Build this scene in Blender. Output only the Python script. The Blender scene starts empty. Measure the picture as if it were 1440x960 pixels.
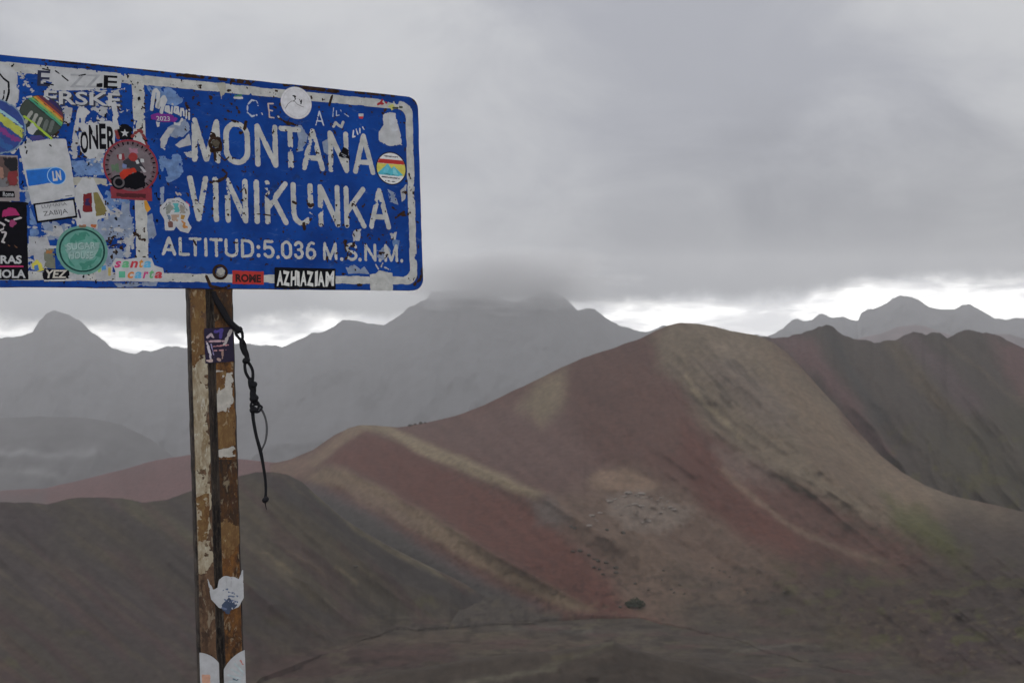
import bpy, math, random
import numpy as np
from mathutils import Matrix, Vector

# ------------------------------------------------------------------ camera
F = 1600.0            # focal length in photo pixels (1440 wide)  -> 40 mm on 36 mm
CX, CY = 720.0, 480.0
CAM_Z = 1.6
scene = bpy.context.scene
cam_d = bpy.data.cameras.new("camera")
cam_d.sensor_width = 36.0
cam_d.lens = 36.0 * F / 1440.0
cam_d.clip_start = 0.05
cam_d.clip_end = 60000
cam_d.dof.use_dof = True
cam_d.dof.focus_distance = 2.75
cam_d.dof.aperture_fstop = 11.0
cam = bpy.data.objects.new("camera", cam_d)
cam.location = (0, 0, CAM_Z)
cam.rotation_euler = (math.radians(90), 0, 0)
scene.collection.objects.link(cam)
scene.camera = cam

# ------------------------------------------------------------------ sky, sun, exposure
SUN_EL, SUN_AZ = math.radians(52), math.radians(-62)     # azimuth from +Y towards +X
world = bpy.data.worlds.new("World")
scene.world = world
world.use_nodes = True
wt = world.node_tree
wt.nodes.clear()


def N(tree, kind, **kw):
    n = tree.nodes.new(kind)
    for k, v in kw.items():
        if k == "inp":
            for i, val in v.items():
                if hasattr(val, "is_linked"):
                    tree.links.new(val, n.inputs[i])
                else:
                    n.inputs[i].default_value = val
        else:
            setattr(n, k, v)
    return n


def math_n(t, op, a, b=0.0, c=None, clamp=False):
    d = {0: a, 1: b}
    if c is not None:
        d[2] = c
    n = N(t, "ShaderNodeMath", operation=op, inp=d)
    n.use_clamp = clamp
    return n.outputs[0]


def mix_n(t, f, a, b, blend="MIX"):
    n = t.nodes.new("ShaderNodeMix")
    n.data_type = "RGBA"
    n.blend_type = blend
    for i, v in ((0, f), (6, a), (7, b)):
        if hasattr(v, "is_linked"):
            t.links.new(v, n.inputs[i])
        else:
            if i > 0 and len(v) == 3:
                v = (*v, 1)
            n.inputs[i].default_value = v
    return n.outputs[2]


def ramp_n(t, v, lo, hi, a=0.0, b=1.0):
    n = t.nodes.new("ShaderNodeMapRange")
    n.interpolation_type = "SMOOTHSTEP"
    n.clamp = True
    t.links.new(v, n.inputs[0])
    n.inputs[1].default_value = lo
    n.inputs[2].default_value = hi
    n.inputs[3].default_value = a
    n.inputs[4].default_value = b
    return n.outputs[0]


def noise_n(t, vec, scale, detail=4.0, rough=0.5, dist=0.0):
    n = t.nodes.new("ShaderNodeTexNoise")
    n.inputs["Scale"].default_value = scale
    n.inputs["Detail"].default_value = detail
    n.inputs["Roughness"].default_value = rough
    n.inputs["Distortion"].default_value = dist
    t.links.new(vec, n.inputs["Vector"])
    return n.outputs[0]


def map_n(t, vec, loc=(0, 0, 0), rot=(0, 0, 0), scale=(1, 1, 1)):
    n = t.nodes.new("ShaderNodeMapping")
    n.inputs[1].default_value = loc
    n.inputs[2].default_value = rot
    n.inputs[3].default_value = scale
    t.links.new(vec, n.inputs[0])
    return n.outputs[0]


SKY_GAIN = 1.0
tc = N(wt, "ShaderNodeTexCoord")
dvec = tc.outputs["Generated"]
sep = N(wt, "ShaderNodeSeparateXYZ", inp={0: dvec})
dx, dy, dz = sep.outputs
sky = N(wt, "ShaderNodeTexSky", sky_type="NISHITA")
sky.sun_disc = False
sky.sun_elevation = SUN_EL
sky.sun_rotation = SUN_AZ
sky.altitude = 5000
nish = N(wt, "ShaderNodeMix", data_type="RGBA", blend_type="MULTIPLY")
nish.inputs[0].default_value = 1.0
wt.links.new(sky.outputs[0], nish.inputs[6])
nish.inputs[7].default_value = (0.1, 0.1, 0.1, 1)
# overcast deck: broad soft masses, flattened towards the horizon
big = noise_n(wt, map_n(wt, dvec, (3.1, 0.4, 0.7), (0, 0, 0.3), (2.2, 2.2, 4.6)), 1.0, 3.0, 0.45)
mid = noise_n(wt, map_n(wt, dvec, (0.2, 5.3, 1.9), (0, 0.12, 0), (6, 6, 11)), 1.0, 7.0, 0.6, 0.5)
mass = math_n(wt, "ADD", math_n(wt, "MULTIPLY", big, 0.64), math_n(wt, "MULTIPLY", mid, 0.36))
deck = mix_n(wt, ramp_n(wt, mass, 0.38, 0.6), (0.380, 0.389, 0.428), (0.60, 0.605, 0.615))
# the deck is thinner overhead (standard overcast distribution)
lift = ramp_n(wt, dz, 0.10, 1.0, 1.0, 1.9)
deck = mix_n(wt, 1.0, deck, N(wt, "ShaderNodeCombineColor", inp={0: lift, 1: lift, 2: lift}).outputs[0], "MULTIPLY")
# grey belly just above the clear gap
belly = ramp_n(wt, math_n(wt, "ADD", dz, math_n(wt, "SUBTRACT", math_n(wt, "MULTIPLY", math_n(wt, "SUBTRACT", mass, 0.5), 0.35), math_n(wt, "MULTIPLY", math_n(wt, "MINIMUM", math_n(wt, "MAXIMUM", dx, 0.0), 0.6), 0.16))), 0.02, 0.15, 0.58, 1.0)
deck = mix_n(wt, 1.0, deck, N(wt, "ShaderNodeCombineColor", inp={0: belly, 1: belly, 2: belly}).outputs[0], "MULTIPLY")
# clear gap over the horizon with thin bars of cloud in it
streak = noise_n(wt, map_n(wt, dvec, (1.7, 0.3, 0.2), (0, 0, 0), (9, 9, 42)), 1.0, 7.0, 0.62, 0.5)
edge_h = math_n(wt, "ADD", 0.026, math_n(wt, "MULTIPLY", math_n(wt, "SUBTRACT", noise_n(wt, map_n(wt, dvec, (0, 2, 4)), 7.0, 8.0, 0.62), 0.5), 0.06))
edge_h = math_n(wt, "ADD", edge_h, math_n(wt, "MULTIPLY", dx, 0.05))
gap = ramp_n(wt, math_n(wt, "SUBTRACT", edge_h, dz), -0.013, 0.008)
gapcol = mix_n(wt, ramp_n(wt, streak, 0.38, 0.66), (1.4, 1.4, 1.43), (4.0, 3.95, 3.8))
cloud = mix_n(wt, gap, deck, gapcol)
skycol = mix_n(wt, 0.93, nish.outputs[2], cloud)
bg = N(wt, "ShaderNodeBackground", inp={0: skycol, 1: SKY_GAIN})
wo = N(wt, "ShaderNodeOutputWorld", inp={0: bg.outputs[0]})

sun_d = bpy.data.lights.new("sun", "SUN")
sun_d.energy = 0.7
sun_d.angle = math.radians(35)
sun_d.color = (1.0, 0.97, 0.93)
sun = bpy.data.objects.new("sun", sun_d)
sdir = Vector((math.sin(SUN_AZ) * math.cos(SUN_EL), math.cos(SUN_AZ) * math.cos(SUN_EL), math.sin(SUN_EL)))
sun.rotation_euler = sdir.to_track_quat("Z", "Y").to_euler()
scene.collection.objects.link(sun)

vs = scene.view_settings
vs.view_transform = "Standard"
vs.look = "None"
vs.exposure = 0.0
vs.gamma = 1.0
vs.use_curve_mapping = False
scene.cycles.use_denoising = True
scene.cycles.max_bounces = 5
scene.cycles.diffuse_bounces = 2
scene.cycles.volume_bounces = 1
scene.cycles.transparent_max_bounces = 8
rng = np.random.default_rng(7)
random.seed(7)

# ------------------------------------------------------------------ numeric helpers


def hash2(ix, iy, seed):
    h = (ix.astype(np.int64) * 374761393 + iy.astype(np.int64) * 668265263 + seed * 982451653) & 0x7FFFFFFF
    h = ((h ^ (h >> 13)) * 1274126177) & 0x7FFFFFFF
    return ((h ^ (h >> 16)) & 0xFFFFFF) / float(0xFFFFFF)


def vnoise(x, y, seed=0):
    x = np.asarray(x, float)
    y = np.asarray(y, float)
    ix, iy = np.floor(x), np.floor(y)
    fx, fy = x - ix, y - iy
    fx = fx * fx * fx * (fx * (fx * 6 - 15) + 10)
    fy = fy * fy * fy * (fy * (fy * 6 - 15) + 10)
    a, b = hash2(ix, iy, seed), hash2(ix + 1, iy, seed)
    c, d = hash2(ix, iy + 1, seed), hash2(ix + 1, iy + 1, seed)
    return (a + (b - a) * fx) * (1 - fy) + (c + (d - c) * fx) * fy


def fbm(x, y, octv=4, seed=0, gain=0.5):
    s, a, t = 0.0, 1.0, 0.0
    for i in range(octv):
        s = s + a * vnoise(np.asarray(x) * 2 ** i + 17.3 * i, np.asarray(y) * 2 ** i - 9.1 * i, seed + i)
        t += a
        a *= gain
    return s / t                                   # 0..1, mean .5


def sstep(a, b, x):
    t = np.clip((x - a) / (b - a), 0, 1)
    return t * t * (3 - 2 * t)


def poly_sdf(x, y, pts):
    """signed distance to a polygon, negative inside"""
    pts = np.asarray(pts, float)
    d = np.full(np.shape(x), 1e18)
    ins = np.zeros(np.shape(x), bool)
    n = len(pts)
    for i in range(n):
        ax, ay = pts[i]
        bx, by = pts[(i + 1) % n]
        ex, ey = bx - ax, by - ay
        l2 = ex * ex + ey * ey + 1e-20
        t = np.clip(((x - ax) * ex + (y - ay) * ey) / l2, 0, 1)
        d = np.minimum(d, (x - ax - t * ex) ** 2 + (y - ay - t * ey) ** 2)
        c = ((ay > y) != (by > y)) & (x < ex * (y - ay) / (ey if ey != 0 else 1e-12) + ax)
        ins ^= c
    return np.where(ins, -1, 1) * np.sqrt(d)


def line_dist(x, y, pts):
    d = np.full(np.shape(x), 1e18)
    for (ax, ay), (bx, by) in zip(pts[:-1], pts[1:]):
        ex, ey = bx - ax, by - ay
        t = np.clip(((x - ax) * ex + (y - ay) * ey) / (ex * ex + ey * ey + 1e-20), 0, 1)
        d = np.minimum(d, (x - ax - t * ex) ** 2 + (y - ay - t * ey) ** 2)
    return np.sqrt(d)


def link(o, parent=None):
    scene.collection.objects.link(o)
    if parent is not None:
        o.parent = parent
    return o


def tag(o, label=None, cat=None, group=None, kind=None):
    for k, v in (("label", label), ("category", cat), ("group", group), ("kind", kind)):
        if v:
            o[k] = v
    return o


def mesh_obj(name, verts, faces, mats, parent=None, midx=None, smooth=False):
    me = bpy.data.meshes.new(name)
    me.from_pydata([tuple(v) for v in verts], [], faces)
    for m in mats:
        me.materials.append(m)
    if midx is not None:
        me.polygons.foreach_set("material_index", np.asarray(midx, np.int32))
    if smooth:
        me.polygons.foreach_set("use_smooth", np.ones(len(me.polygons), bool))
    me.update()
    return link(bpy.data.objects.new(name, me), parent)


# ------------------------------------------------------------------ terrain materials
def terrain_material(name, fine=0.35, grain=0.08, bump=0.6, streak=(0, 0, 0), tint=0.28):
    m = bpy.data.materials.new(name)
    m.use_nodes = True
    t = m.node_tree
    b = t.nodes["Principled BSDF"]
    b.inputs["Roughness"].default_value = 0.95
    b.inputs["Specular IOR Level"].default_value = 0.12
    at = N(t, "ShaderNodeAttribute", attribute_name="Col")
    oc = N(t, "ShaderNodeTexCoord").outputs["Object"]
    n1 = noise_n(t, oc, grain, 8.0, 0.62)
    n2 = noise_n(t, map_n(t, oc, (5, 2, 1), (0, 0, 0.7), (1, 0.18, 0.3)), grain * 1.4, 6.0, 0.6)
    v = math_n(t, "ADD", ramp_n(t, n1, 0.28, 0.72, 1 - fine, 1 + fine), ramp_n(t, n2, 0.3, 0.7, -tint * .5, tint * .5))
    col = mix_n(t, 1.0, at.outputs[0], N(t, "ShaderNodeCombineColor", inp={0: v, 1: v, 2: v}).outputs[0], "MULTIPLY")
    t.links.new(col, b.inputs["Base Color"])
    bp = N(t, "ShaderNodeBump", inp={0: bump, 1: 1.5, 3: n1})
    bp.inputs["Height"].default_value = 0
    t.links.new(n1, bp.inputs["Height"])
    t.links.new(bp.outputs[0], b.inputs["Normal"])
    return m


GROUND_Z = -640.0


def pl(pts):
    xs = [p[0] for p in pts]
    ys = [p[1] for p in pts]
    return lambda x: np.interp(x, xs, ys)


def world_from(px, py, Y):
    return np.stack([(px - CX) / F * Y, Y, CAM_Z - (py - CY) / F * Y], -1)


def build_hill(name, x0, x1, step, rows, crest, base, Yc, Yb, relief=None, paint=None, mat=None,
               serr=(0.0, 30, 0), power=1.0, back=(14, 60, 200, 520), fall=0.55, skirt=True, kind="structure", roundness=0.0):
    """A hill as a real slope: base line to crest line (each read as bearing + distance), then its far side."""
    px = np.arange(x0, x1 + step, step, dtype=float)
    yc = crest(px)
    if serr[0]:
        yc = yc + (fbm(px / serr[1], px * 0 + serr[2], 5, 31 + int(serr[2])) - 0.5) * 2 * serr[0]
    yb = base(px)
    yb = np.maximum(yb, yc + 3)
    Pc = world_from(px, yc, Yc(px))
    Pb = world_from(px, yb, Yb(px))
    t = np.linspace(0, 1, rows) ** 0.9
    PX = np.repeat(px[None], rows, 0)
    T = np.repeat(t[:, None], len(px), 1)
    # slope in space, then read off bearing and angle
    P = Pb[None] + (Pc - Pb)[None] * T[..., None]
    P[..., 2] = Pb[None, :, 2] + (Pc - Pb)[None, :, 2] * T ** (power(px)[None] if callable(power) else power)
    if roundness:
        P[..., 2] -= 0.0
    Y = P[..., 1].copy()
    PY = CY - (P[..., 2] - CAM_Z) / Y * F
    if relief is not None:
        dY = relief(PX, PY, T)
        Y = Y + dY
        P = world_from(PX, PY, Y)
    # normal-independent far side
    layers = [P]
    top = P[-1]
    bk = []
    for d in back:
        q = top.copy()
        q[:, 1] += d
        q[:, 0] += d * (px - CX) / F
        q[:, 2] -= fall * d * (0.25 if d == back[0] else 1.0)
        q[:, 2] = np.maximum(q[:, 2], GROUND_Z - 3)
        bk.append(q)
    front = []
    if skirt:
        q = P[0].copy()
        q[:, 1] -= 40
        q[:, 2] = np.minimum(q[:, 2] - 60, GROUND_Z - 4)
        front.append(q)
    G = np.concatenate([np.array(front)] * bool(front) + [P] + [np.array(bk)], 0)
    nr, nc = G.shape[:2]
    col = paint(PX, PY, T) if paint is not None else np.full(P.shape, 0.2)
    C = np.concatenate(([col[:1]] if front else []) + [col] + [np.repeat(col[-1:], len(bk), 0)], 0)
    idx = np.arange(nr * nc).reshape(nr, nc)
    q = np.stack([idx[:-1, :-1], idx[:-1, 1:], idx[1:, 1:], idx[1:, :-1]], -1).reshape(-1, 4)
    return grid_mesh(name, G.reshape(-1, 3), q, np.clip(C.reshape(-1, 3), 0.003, 1), mat, kind)


def grid_mesh(name, V, Q, C, mat, kind="structure"):
    if mat is terr:
        lum = C @ np.array([0.3, 0.55, 0.15])
        C = np.clip((lum[:, None] + (C - lum[:, None]) * 1.28) * np.array([1.03, 0.97, 0.90]) * 0.76, 0.004, 1)
    me = bpy.data.meshes.new(name)
    me.vertices.add(len(V))
    me.vertices.foreach_set("co", V.astype(np.float32).ravel())
    me.loops.add(len(Q) * 4)
    me.loops.foreach_set("vertex_index", Q.astype(np.int32).ravel())
    me.polygons.add(len(Q))
    me.polygons.foreach_set("loop_start", np.arange(0, len(Q) * 4, 4, dtype=np.int32))
    me.polygons.foreach_set("use_smooth", np.ones(len(Q), bool))
    me.update(calc_edges=True)
    me.validate()
    a = me.color_attributes.new("Col", "FLOAT_COLOR", "POINT")
    a.data.foreach_set("color", np.concatenate([C, np.ones((len(C), 1))], 1).astype(np.float32).ravel())
    me.materials.append(mat)
    o = link(bpy.data.objects.new(name, me))
    return tag(o, kind=kind)


def layer(col, x, y, pts, c, soft=8.0, warp=10.0, wl=45.0, amt=1.0, seed=0):
    """a bed of coloured ground with a wandering edge"""
    wx = (fbm(x / wl, y / wl, 4, 100 + seed) - 0.5) * 2 * warp
    wy = (fbm(x / wl + 31, y / wl, 4, 200 + seed) - 0.5) * 2 * warp
    d = poly_sdf(x + wx, y + wy, pts)
    k = (1 - sstep(-soft, soft, d)) * amt
    return col + (np.array(c) - col) * k[..., None]


def line_layer(col, x, y, pts, c, w=4.0, warp=5.0, wl=30.0, amt=1.0, seed=0):
    wx = (fbm(x / wl, y / wl, 4, 300 + seed) - 0.5) * 2 * warp
    wy = (fbm(x / wl + 31, y / wl, 4, 400 + seed) - 0.5) * 2 * warp
    d = line_dist(x + wx, y + wy, pts)
    k = np.exp(-(d / w) ** 2) * amt
    return col + (np.array(c) - col) * k[..., None]


def streaks(x, y, ang, L, W, seed, octv=4):
    c, s = math.cos(ang), math.sin(ang)
    a, b = x * c + y * s, -x * s + y * c
    return fbm(a / L, b / W, octv, seed)


MAROON = (0.112, 0.070, 0.062)
RED = (0.116, 0.060, 0.052)
TAN = (0.255, 0.205, 0.158)
KHAKI = (0.275, 0.245, 0.185)
DARK = (0.050, 0.044, 0.040)
MAUVE = (0.090, 0.074, 0.078)
SLATE = (0.072, 0.069, 0.068)
OLIVE = (0.098, 0.095, 0.056)
BROWN = (0.150, 0.118, 0.102)
PALE = (0.34, 0.315, 0.30)

VAL = np.array((0.064, 0.055, 0.048))
valleyY = lambda y: 240000.0 / np.maximum(np.asarray(y, float) - 480.0, 100)
def val_col(x, y):
    c = np.tile(VAL / 0.72, x.shape + (1,)) * (0.76 + 0.48 * fbm(x / 110, y / 9, 5, 133))[..., None]
    for i, (pts, cc, a) in enumerate([
            ([(480, 870), (700, 862), (1100, 880), (1000, 905), (700, 890), (500, 890)], (0.088, 0.078, 0.070), 0.6),
            ([(480, 890), (700, 888), (900, 905), (800, 915), (600, 915), (480, 905)], (0.108, 0.088, 0.074), 0.8),
            ([(340, 905), (640, 905), (640, 930), (480, 950), (340, 950)], (0.076, 0.055, 0.052), 0.9),
            ([(500, 855), (560, 848), (610, 850), (590, 866), (520, 868)], (0.13, 0.13, 0.055), 0.6),
            ([(980, 905), (1060, 895), (1180, 915), (1400, 960), (1000, 960)], (0.078, 0.070, 0.066), 0.6)]):
        c = layer(c, x, y, pts, cc, 9, 14, 50, a, 40 + i)
    c = line_layer(c, x, y, [(1030, 917), (1080, 908), (1110, 905), (1160, 911)], (0.20, 0.195, 0.18), 2.0, 4, 14, 0.5, 50)
    c = line_layer(c, x, y, [(490, 868), (540, 862), (590, 868)], (0.2, 0.195, 0.18), 2, 4, 14, 0.5, 51)
    c = line_layer(c, x, y, [(700, 882), (760, 880), (830, 888)], (0.16, 0.155, 0.14), 3, 5, 14, 0.5, 52)
    k = sstep(0.56, 0.72, fbm(x / 34, y / 7, 5, 134))
    c = c + (np.array((0.135, 0.122, 0.095)) - c) * (k * 0.5)[..., None]
    k = sstep(0.58, 0.72, fbm(x / 22 + 7, y / 5, 5, 135))
    c = c * (1 - 0.4 * k)[..., None]
    k = sstep(0.60, 0.72, fbm(x / 60 + 3, y / 9, 4, 136))
    c = c + (np.array((0.105, 0.072, 0.070)) - c) * (k * 0.6)[..., None]
    return c * 0.80


terr = terrain_material("scree slope", 0.20, 0.2, 0.35, tint=0.16)
terr_far = terrain_material("far rock", 0.30, 0.012, 0.8)

# --- ground sheet out to the hazy distance
gs = 9800.0
gx = np.linspace(-gs, gs, 60)
gy = np.linspace(-2400, 8600, 40)
GX, GY = np.meshgrid(gx, gy)
GZ = np.full_like(GX, GROUND_Z) + (fbm(GX / 600, GY / 600, 3, 5) - 0.5) * 8
idx = np.arange(GX.size).reshape(GX.shape)
q = np.stack([idx[:-1, :-1], idx[:-1, 1:], idx[1:, 1:], idx[1:, :-1]], -1).reshape(-1, 4)
grid_mesh("ground", np.stack([GX, GY, GZ], -1).reshape(-1, 3), q,
          np.tile(np.array([[0.10, 0.088, 0.082]]), (GX.size, 1)), terr_far)

# --- the summit the sign stands on: a stony shoulder that drops away at once
rr = np.concatenate([[0.0], np.linspace(0.25, 4.0, 16), np.geomspace(4.4, 430, 60)])
aa = np.linspace(0, 2 * np.pi, 181)
RR, AA = np.meshgrid(rr, aa, indexing="ij")
zz = -0.47 * np.maximum(RR - 3.5, 0) * sstep(3.3, 6.0, RR) + (fbm(RR * np.cos(AA) * 0.9, RR * np.sin(AA) * 0.9, 4, 3) - 0.5) * 0.08
zz += -(fbm(RR * np.cos(AA) / 40, RR * np.sin(AA) / 40, 4, 8) - 0.35).clip(0) * RR * 0.15 * sstep(4, 20, RR)
zz = np.maximum(zz, -190)
idx = np.arange(RR.size).reshape(RR.shape)
q = np.stack([idx[:-1, :-1], idx[1:, :-1], idx[1:, 1:], idx[:-1, 1:]], -1).reshape(-1, 4)
cS = np.array(MAUVE) * (0.7 + 0.6 * fbm(RR * np.cos(AA) / 2, RR * np.sin(AA) / 2, 4, 12))[..., None]
grid_mesh("summit_ground", np.stack([RR * np.cos(AA), RR * np.sin(AA), zz], -1).reshape(-1, 3), q, cS.reshape(-1, 3), terr)


# --- far ranges
def far_relief(amp, wl, seed):
    def r(x, y, t):
        n = fbm(x / wl + y / (wl * 2.2), y / (wl * 1.1), 5, seed)
        rid = 1 - np.abs(2 * n - 1)
        return -(rid - 0.5) * 2 * amp * (1 - t ** 6)
    return r


def far_paint(c, seed, var=0.35):
    def p(x, y, t):
        n = fbm(x / 60, y / 30, 5, seed)
        return np.array(c) * (1 - var + 2 * var * n)[..., None]
    return p


skyL = pl([(-400, 478), (-200, 466), (-60, 476), (0, 474), (30, 472), (46, 466), (55, 451), (66, 441), (76, 437), (95, 441), (115, 452), (130, 466),
           (155, 488), (165, 490), (190, 497), (200, 492), (212, 494), (225, 490), (235, 487), (265, 490), (300, 486), (340, 484), (380, 487), (395, 489),
           (440, 470), (470, 458), (482, 450), (500, 449), (516, 453), (540, 456), (552, 449), (566, 440), (575, 432), (590, 424), (600, 420), (606, 412), (614, 409), (632, 407),
           (655, 409), (680, 411), (706, 419), (728, 424), (746, 417), (762, 407), (776, 406), (790, 413), (802, 424), (812, 435), (824, 432), (836, 434), (852, 446), (870, 455), (885, 462), (900, 466),
           (920, 464), (932, 458), (960, 462), (1010, 474), (1065, 470), (1085, 471), (1120, 480), (1300, 500), (1800, 520)])
build_hill("far_mountain", -400, 1300, 2, 90, skyL, pl([(-400, 690), (1300, 690)]), pl([(-400, 6000), (1300, 6200)]), pl([(-400, 4400), (1300, 4400)]),
           relief=far_relief(200, 130, 41), paint=far_paint((0.060, 0.061, 0.066), 42, 0.3), mat=terr_far, serr=(4.0, 24, 1), back=(60, 250, 700), fall=0.5)
skyR = pl([(980, 520), (1060, 480), (1090, 470), (1103, 458), (1113, 449), (1121, 447), (1131, 451), (1142, 450), (1152, 442), (1162, 443), (1172, 447), (1185, 445), (1196, 449), (1207, 450),
           (1211, 440), (1230, 432), (1247, 426), (1256, 418), (1266, 413), (1276, 417), (1290, 421), (1308, 431), (1326, 434), (1342, 435), (1352, 429), (1362, 428),
           (1376, 434), (1388, 442), (1400, 448), (1414, 450), (1422, 446), (1440, 447), (1500, 440), (1560, 452), (1640, 436), (1800, 450)])
build_hill("far_mountain", 980, 1800, 2, 60, skyR, pl([(980, 560), (1800, 560)]), pl([(980, 7000), (1800, 7000)]), pl([(980, 6300), (1800, 6300)]),
           relief=far_relief(200, 90, 51), paint=far_paint((0.07, 0.07, 0.075), 52), mat=terr_far, serr=(2.6, 16, 2), back=(60, 250, 700), fall=0.5)
skyP = pl([(1120, 520), (1180, 481), (1240, 469), (1262, 460), (1285, 457), (1300, 458), (1322, 467), (1345, 473), (1372, 473), (1395, 470), (1420, 470), (1440, 476), (1520, 490), (1800, 470)])
build_hill("far_mountain", 1120, 1800, 2, 40, skyP, pl([(1120, 580), (1800, 580)]), pl([(1120, 4300), (1800, 4300)]), pl([(1120, 3800), (1800, 3800)]),
           relief=far_relief(100, 70, 61), paint=far_paint((0.12, 0.085, 0.088), 62), mat=terr_far, serr=(0.8, 18, 3), back=(60, 250, 600), fall=0.5)
skyF = pl([(-400, 575), (-150, 592), (0, 588), (60, 584), (120, 588), (170, 596), (215, 618), (260, 652), (330, 700), (420, 740)])


def paintF(x, y, t):
    c = np.array((0.055, 0.053, 0.054)) * (0.75 + 0.5 * fbm(x / 70, y / 25, 5, 71))[..., None]
    c = line_layer(c, x, y, [(-60, 640), (20, 636), (70, 640), (130, 633)], (0.2, 0.2, 0.2), 5, 8, 40, 0.5)
    return line_layer(c, x, y, [(-40, 668), (30, 662), (80, 668)], (0.16, 0.16, 0.155), 6, 8, 40, 0.5)


build_hill("far_hill", -400, 420, 3, 60, skyF, pl([(-400, 760), (420, 770)]), pl([(-400, 3700), (420, 3600)]), pl([(-400, 2600), (420, 2600)]),
           relief=far_relief(90, 120, 73), paint=paintF, mat=terr_far, serr=(2.5, 60, 4), back=(40, 200, 500), fall=0.4)


# --- dusty red slope on the left, beyond the dark hill
def paintE(x, y, t):
    c = np.array((0.125, 0.075, 0.076)) * (0.82 + 0.36 * fbm(x / 60, y / 20, 4, 81))[..., None]
    return layer(c, x, y, [(-400, 690), (60, 690), (60, 720), (-400, 730)], (0.10, 0.075, 0.078), 10, 10)


build_hill("red_slope", -400, 560, 3, 60, pl([(-400, 705), (-100, 693), (0, 690), (60, 687), (100, 679), (135, 670), (170, 661), (205, 651), (240, 643), (270, 639), (320, 643), (380, 650), (430, 655), (560, 720)]),
           pl([(-400, 800), (560, 810)]), pl([(-400, 1900), (560, 1450)]), pl([(-400, 1400), (560, 1200)]),
           relief=lambda x, y, t: (fbm(x / 90, y / 90, 4, 83) - 0.5) * 60 * (1 - t ** 4), paint=paintE, mat=terr, serr=(1.0, 30, 5), fall=0.3)


# --- dark ridge on the right, behind the tan spur
def reliefC(x, y, t):
    s = streaks(x + 40 * fbm(x / 90, y / 90, 3, 96), y, math.radians(54), 300, 56, 91)
    s2 = streaks(x, y, math.radians(50), 90, 12, 92)
    return -((1 - np.abs(2 * s - 1)) - 0.5) * 52 * (1 - t ** 5) - (s2 - 0.5) * 12 * (1 - t ** 5)


def paintC(x, y, t):
    c = np.tile(np.array(DARK), x.shape + (1,)) * 1.15
    s = streaks(x, y, math.radians(52), 300, 26, 93)
    c = c * (0.7 + 0.6 * s)[..., None]
    c = layer(c, x, y, [(1085, 480), (1110, 474), (1140, 478), (1200, 560), (1260, 640), (1240, 640), (1150, 530)], (0.105, 0.070, 0.072), 9, 9, 40, 0.9, 1)
    c = layer(c, x, y, [(1235, 480), (1262, 480), (1320, 545), (1370, 600), (1350, 605), (1280, 535)], (0.095, 0.080, 0.060), 8, 8, 40, 0.7, 2)
    c = layer(c, x, y, [(1265, 478), (1290, 470), (1380, 560), (1440, 640), (1440, 670), (1340, 560)], (0.090, 0.072, 0.076), 10, 9, 40, 0.8, 3)
    c = layer(c, x, y, [(1390, 470), (1440, 488), (1700, 560), (1700, 700), (1450, 590)], (0.115, 0.074, 0.074), 12, 10, 40, 0.9, 4)
    c = layer(c, x, y, [(1290, 600), (1440, 560), (1700, 640), (1700, 780), (1440, 720), (1330, 690)], (0.062, 0.058, 0.044), 30, 22, 50, 0.7, 5)
    c = line_layer(c, x, y, [(1330, 480), (1380, 520), (1440, 570), (1500, 610)], (0.12, 0.105, 0.085), 3, 7, 30, 0.5, 6)
    c = line_layer(c, x, y, [(1160, 470), (1200, 520), (1240, 590)], (0.045, 0.045, 0.045), 9, 9, 30, 0.7, 7)
    k = sstep(0.60, 0.72, fbm(x / 14, y / 14, 3, 95)) * sstep(560, 640, y)
    c = c + (np.array((0.085, 0.082, 0.035)) - c) * (k * 0.4)[..., None]
    return c


crestC = pl([(1010, 490), (1060, 474), (1100, 474), (1128, 471), (1143, 464), (1152, 458), (1162, 457), (1172, 461), (1184, 469), (1200, 477), (1222, 479), (1245, 480), (1258, 479), (1270, 473), (1284, 467), (1296, 468),
             (1303, 470), (1312, 467), (1322, 468), (1332, 475), (1340, 472), (1348, 466), (1362, 464), (1386, 466), (1402, 472), (1420, 480), (1440, 488), (1500, 508), (1760, 540)])
build_hill("dark_ridge", 1010, 1760, 2, 150, crestC, pl([(1010, 810), (1760, 860)]), pl([(1010, 1150), (1760, 1080)]), pl([(1010, 760), (1760, 690)]),
           relief=reliefC, paint=paintC, mat=terr, serr=(3.4, 16, 6))


# --- the banded red ridge
S1 = [(505, 600), (560, 608), (640, 645), (760, 698), (860, 760)]
S2 = [(455, 655), (500, 668), (600, 722), (700, 782), (835, 857)]
S3 = [(985, 470), (1060, 560), (1150, 650), (1290, 740), (1440, 820)]
GUL = [(925, 480), (960, 560), (1040, 650), (1140, 730), (1260, 790)]


def reliefB(x, y, t):
    e = 1 - t ** 6
    r = -34 * np.exp(-line_dist(x, y, S1) / 34) - 40 * np.exp(-line_dist(x, y, S2) / 40) - 26 * np.exp(-line_dist(x, y, S3) / 70)
    r += 20 * np.exp(-(line_dist(x, y, GUL) / 40) ** 2)
    ang = math.radians(38)
    s = streaks(x, y, ang, 240, 46, 101)
    s2 = streaks(x, y, math.radians(42), 110, 15, 102)
    r -= ((1 - np.abs(2 * s - 1)) - 0.5) * 16 * sstep(820, 980, x) + (s - 0.5) * 6
    r -= (s2 - 0.5) * (1.5 + 3 * sstep(900, 1000, x) * sstep(800, 700, y))
    r -= (fbm(x / 26, y / 20, 4, 103) - 0.5) * 9
    r -= np.maximum(0, fbm(x / 9, y / 8, 3, 104) - 0.55) * 16 * np.exp(-(((x - 905) / 55) ** 2 + ((y - 722) / 28) ** 2))
    return r * e * (0.15 + 0.85 * sstep(0.0, 0.25, t))


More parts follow.
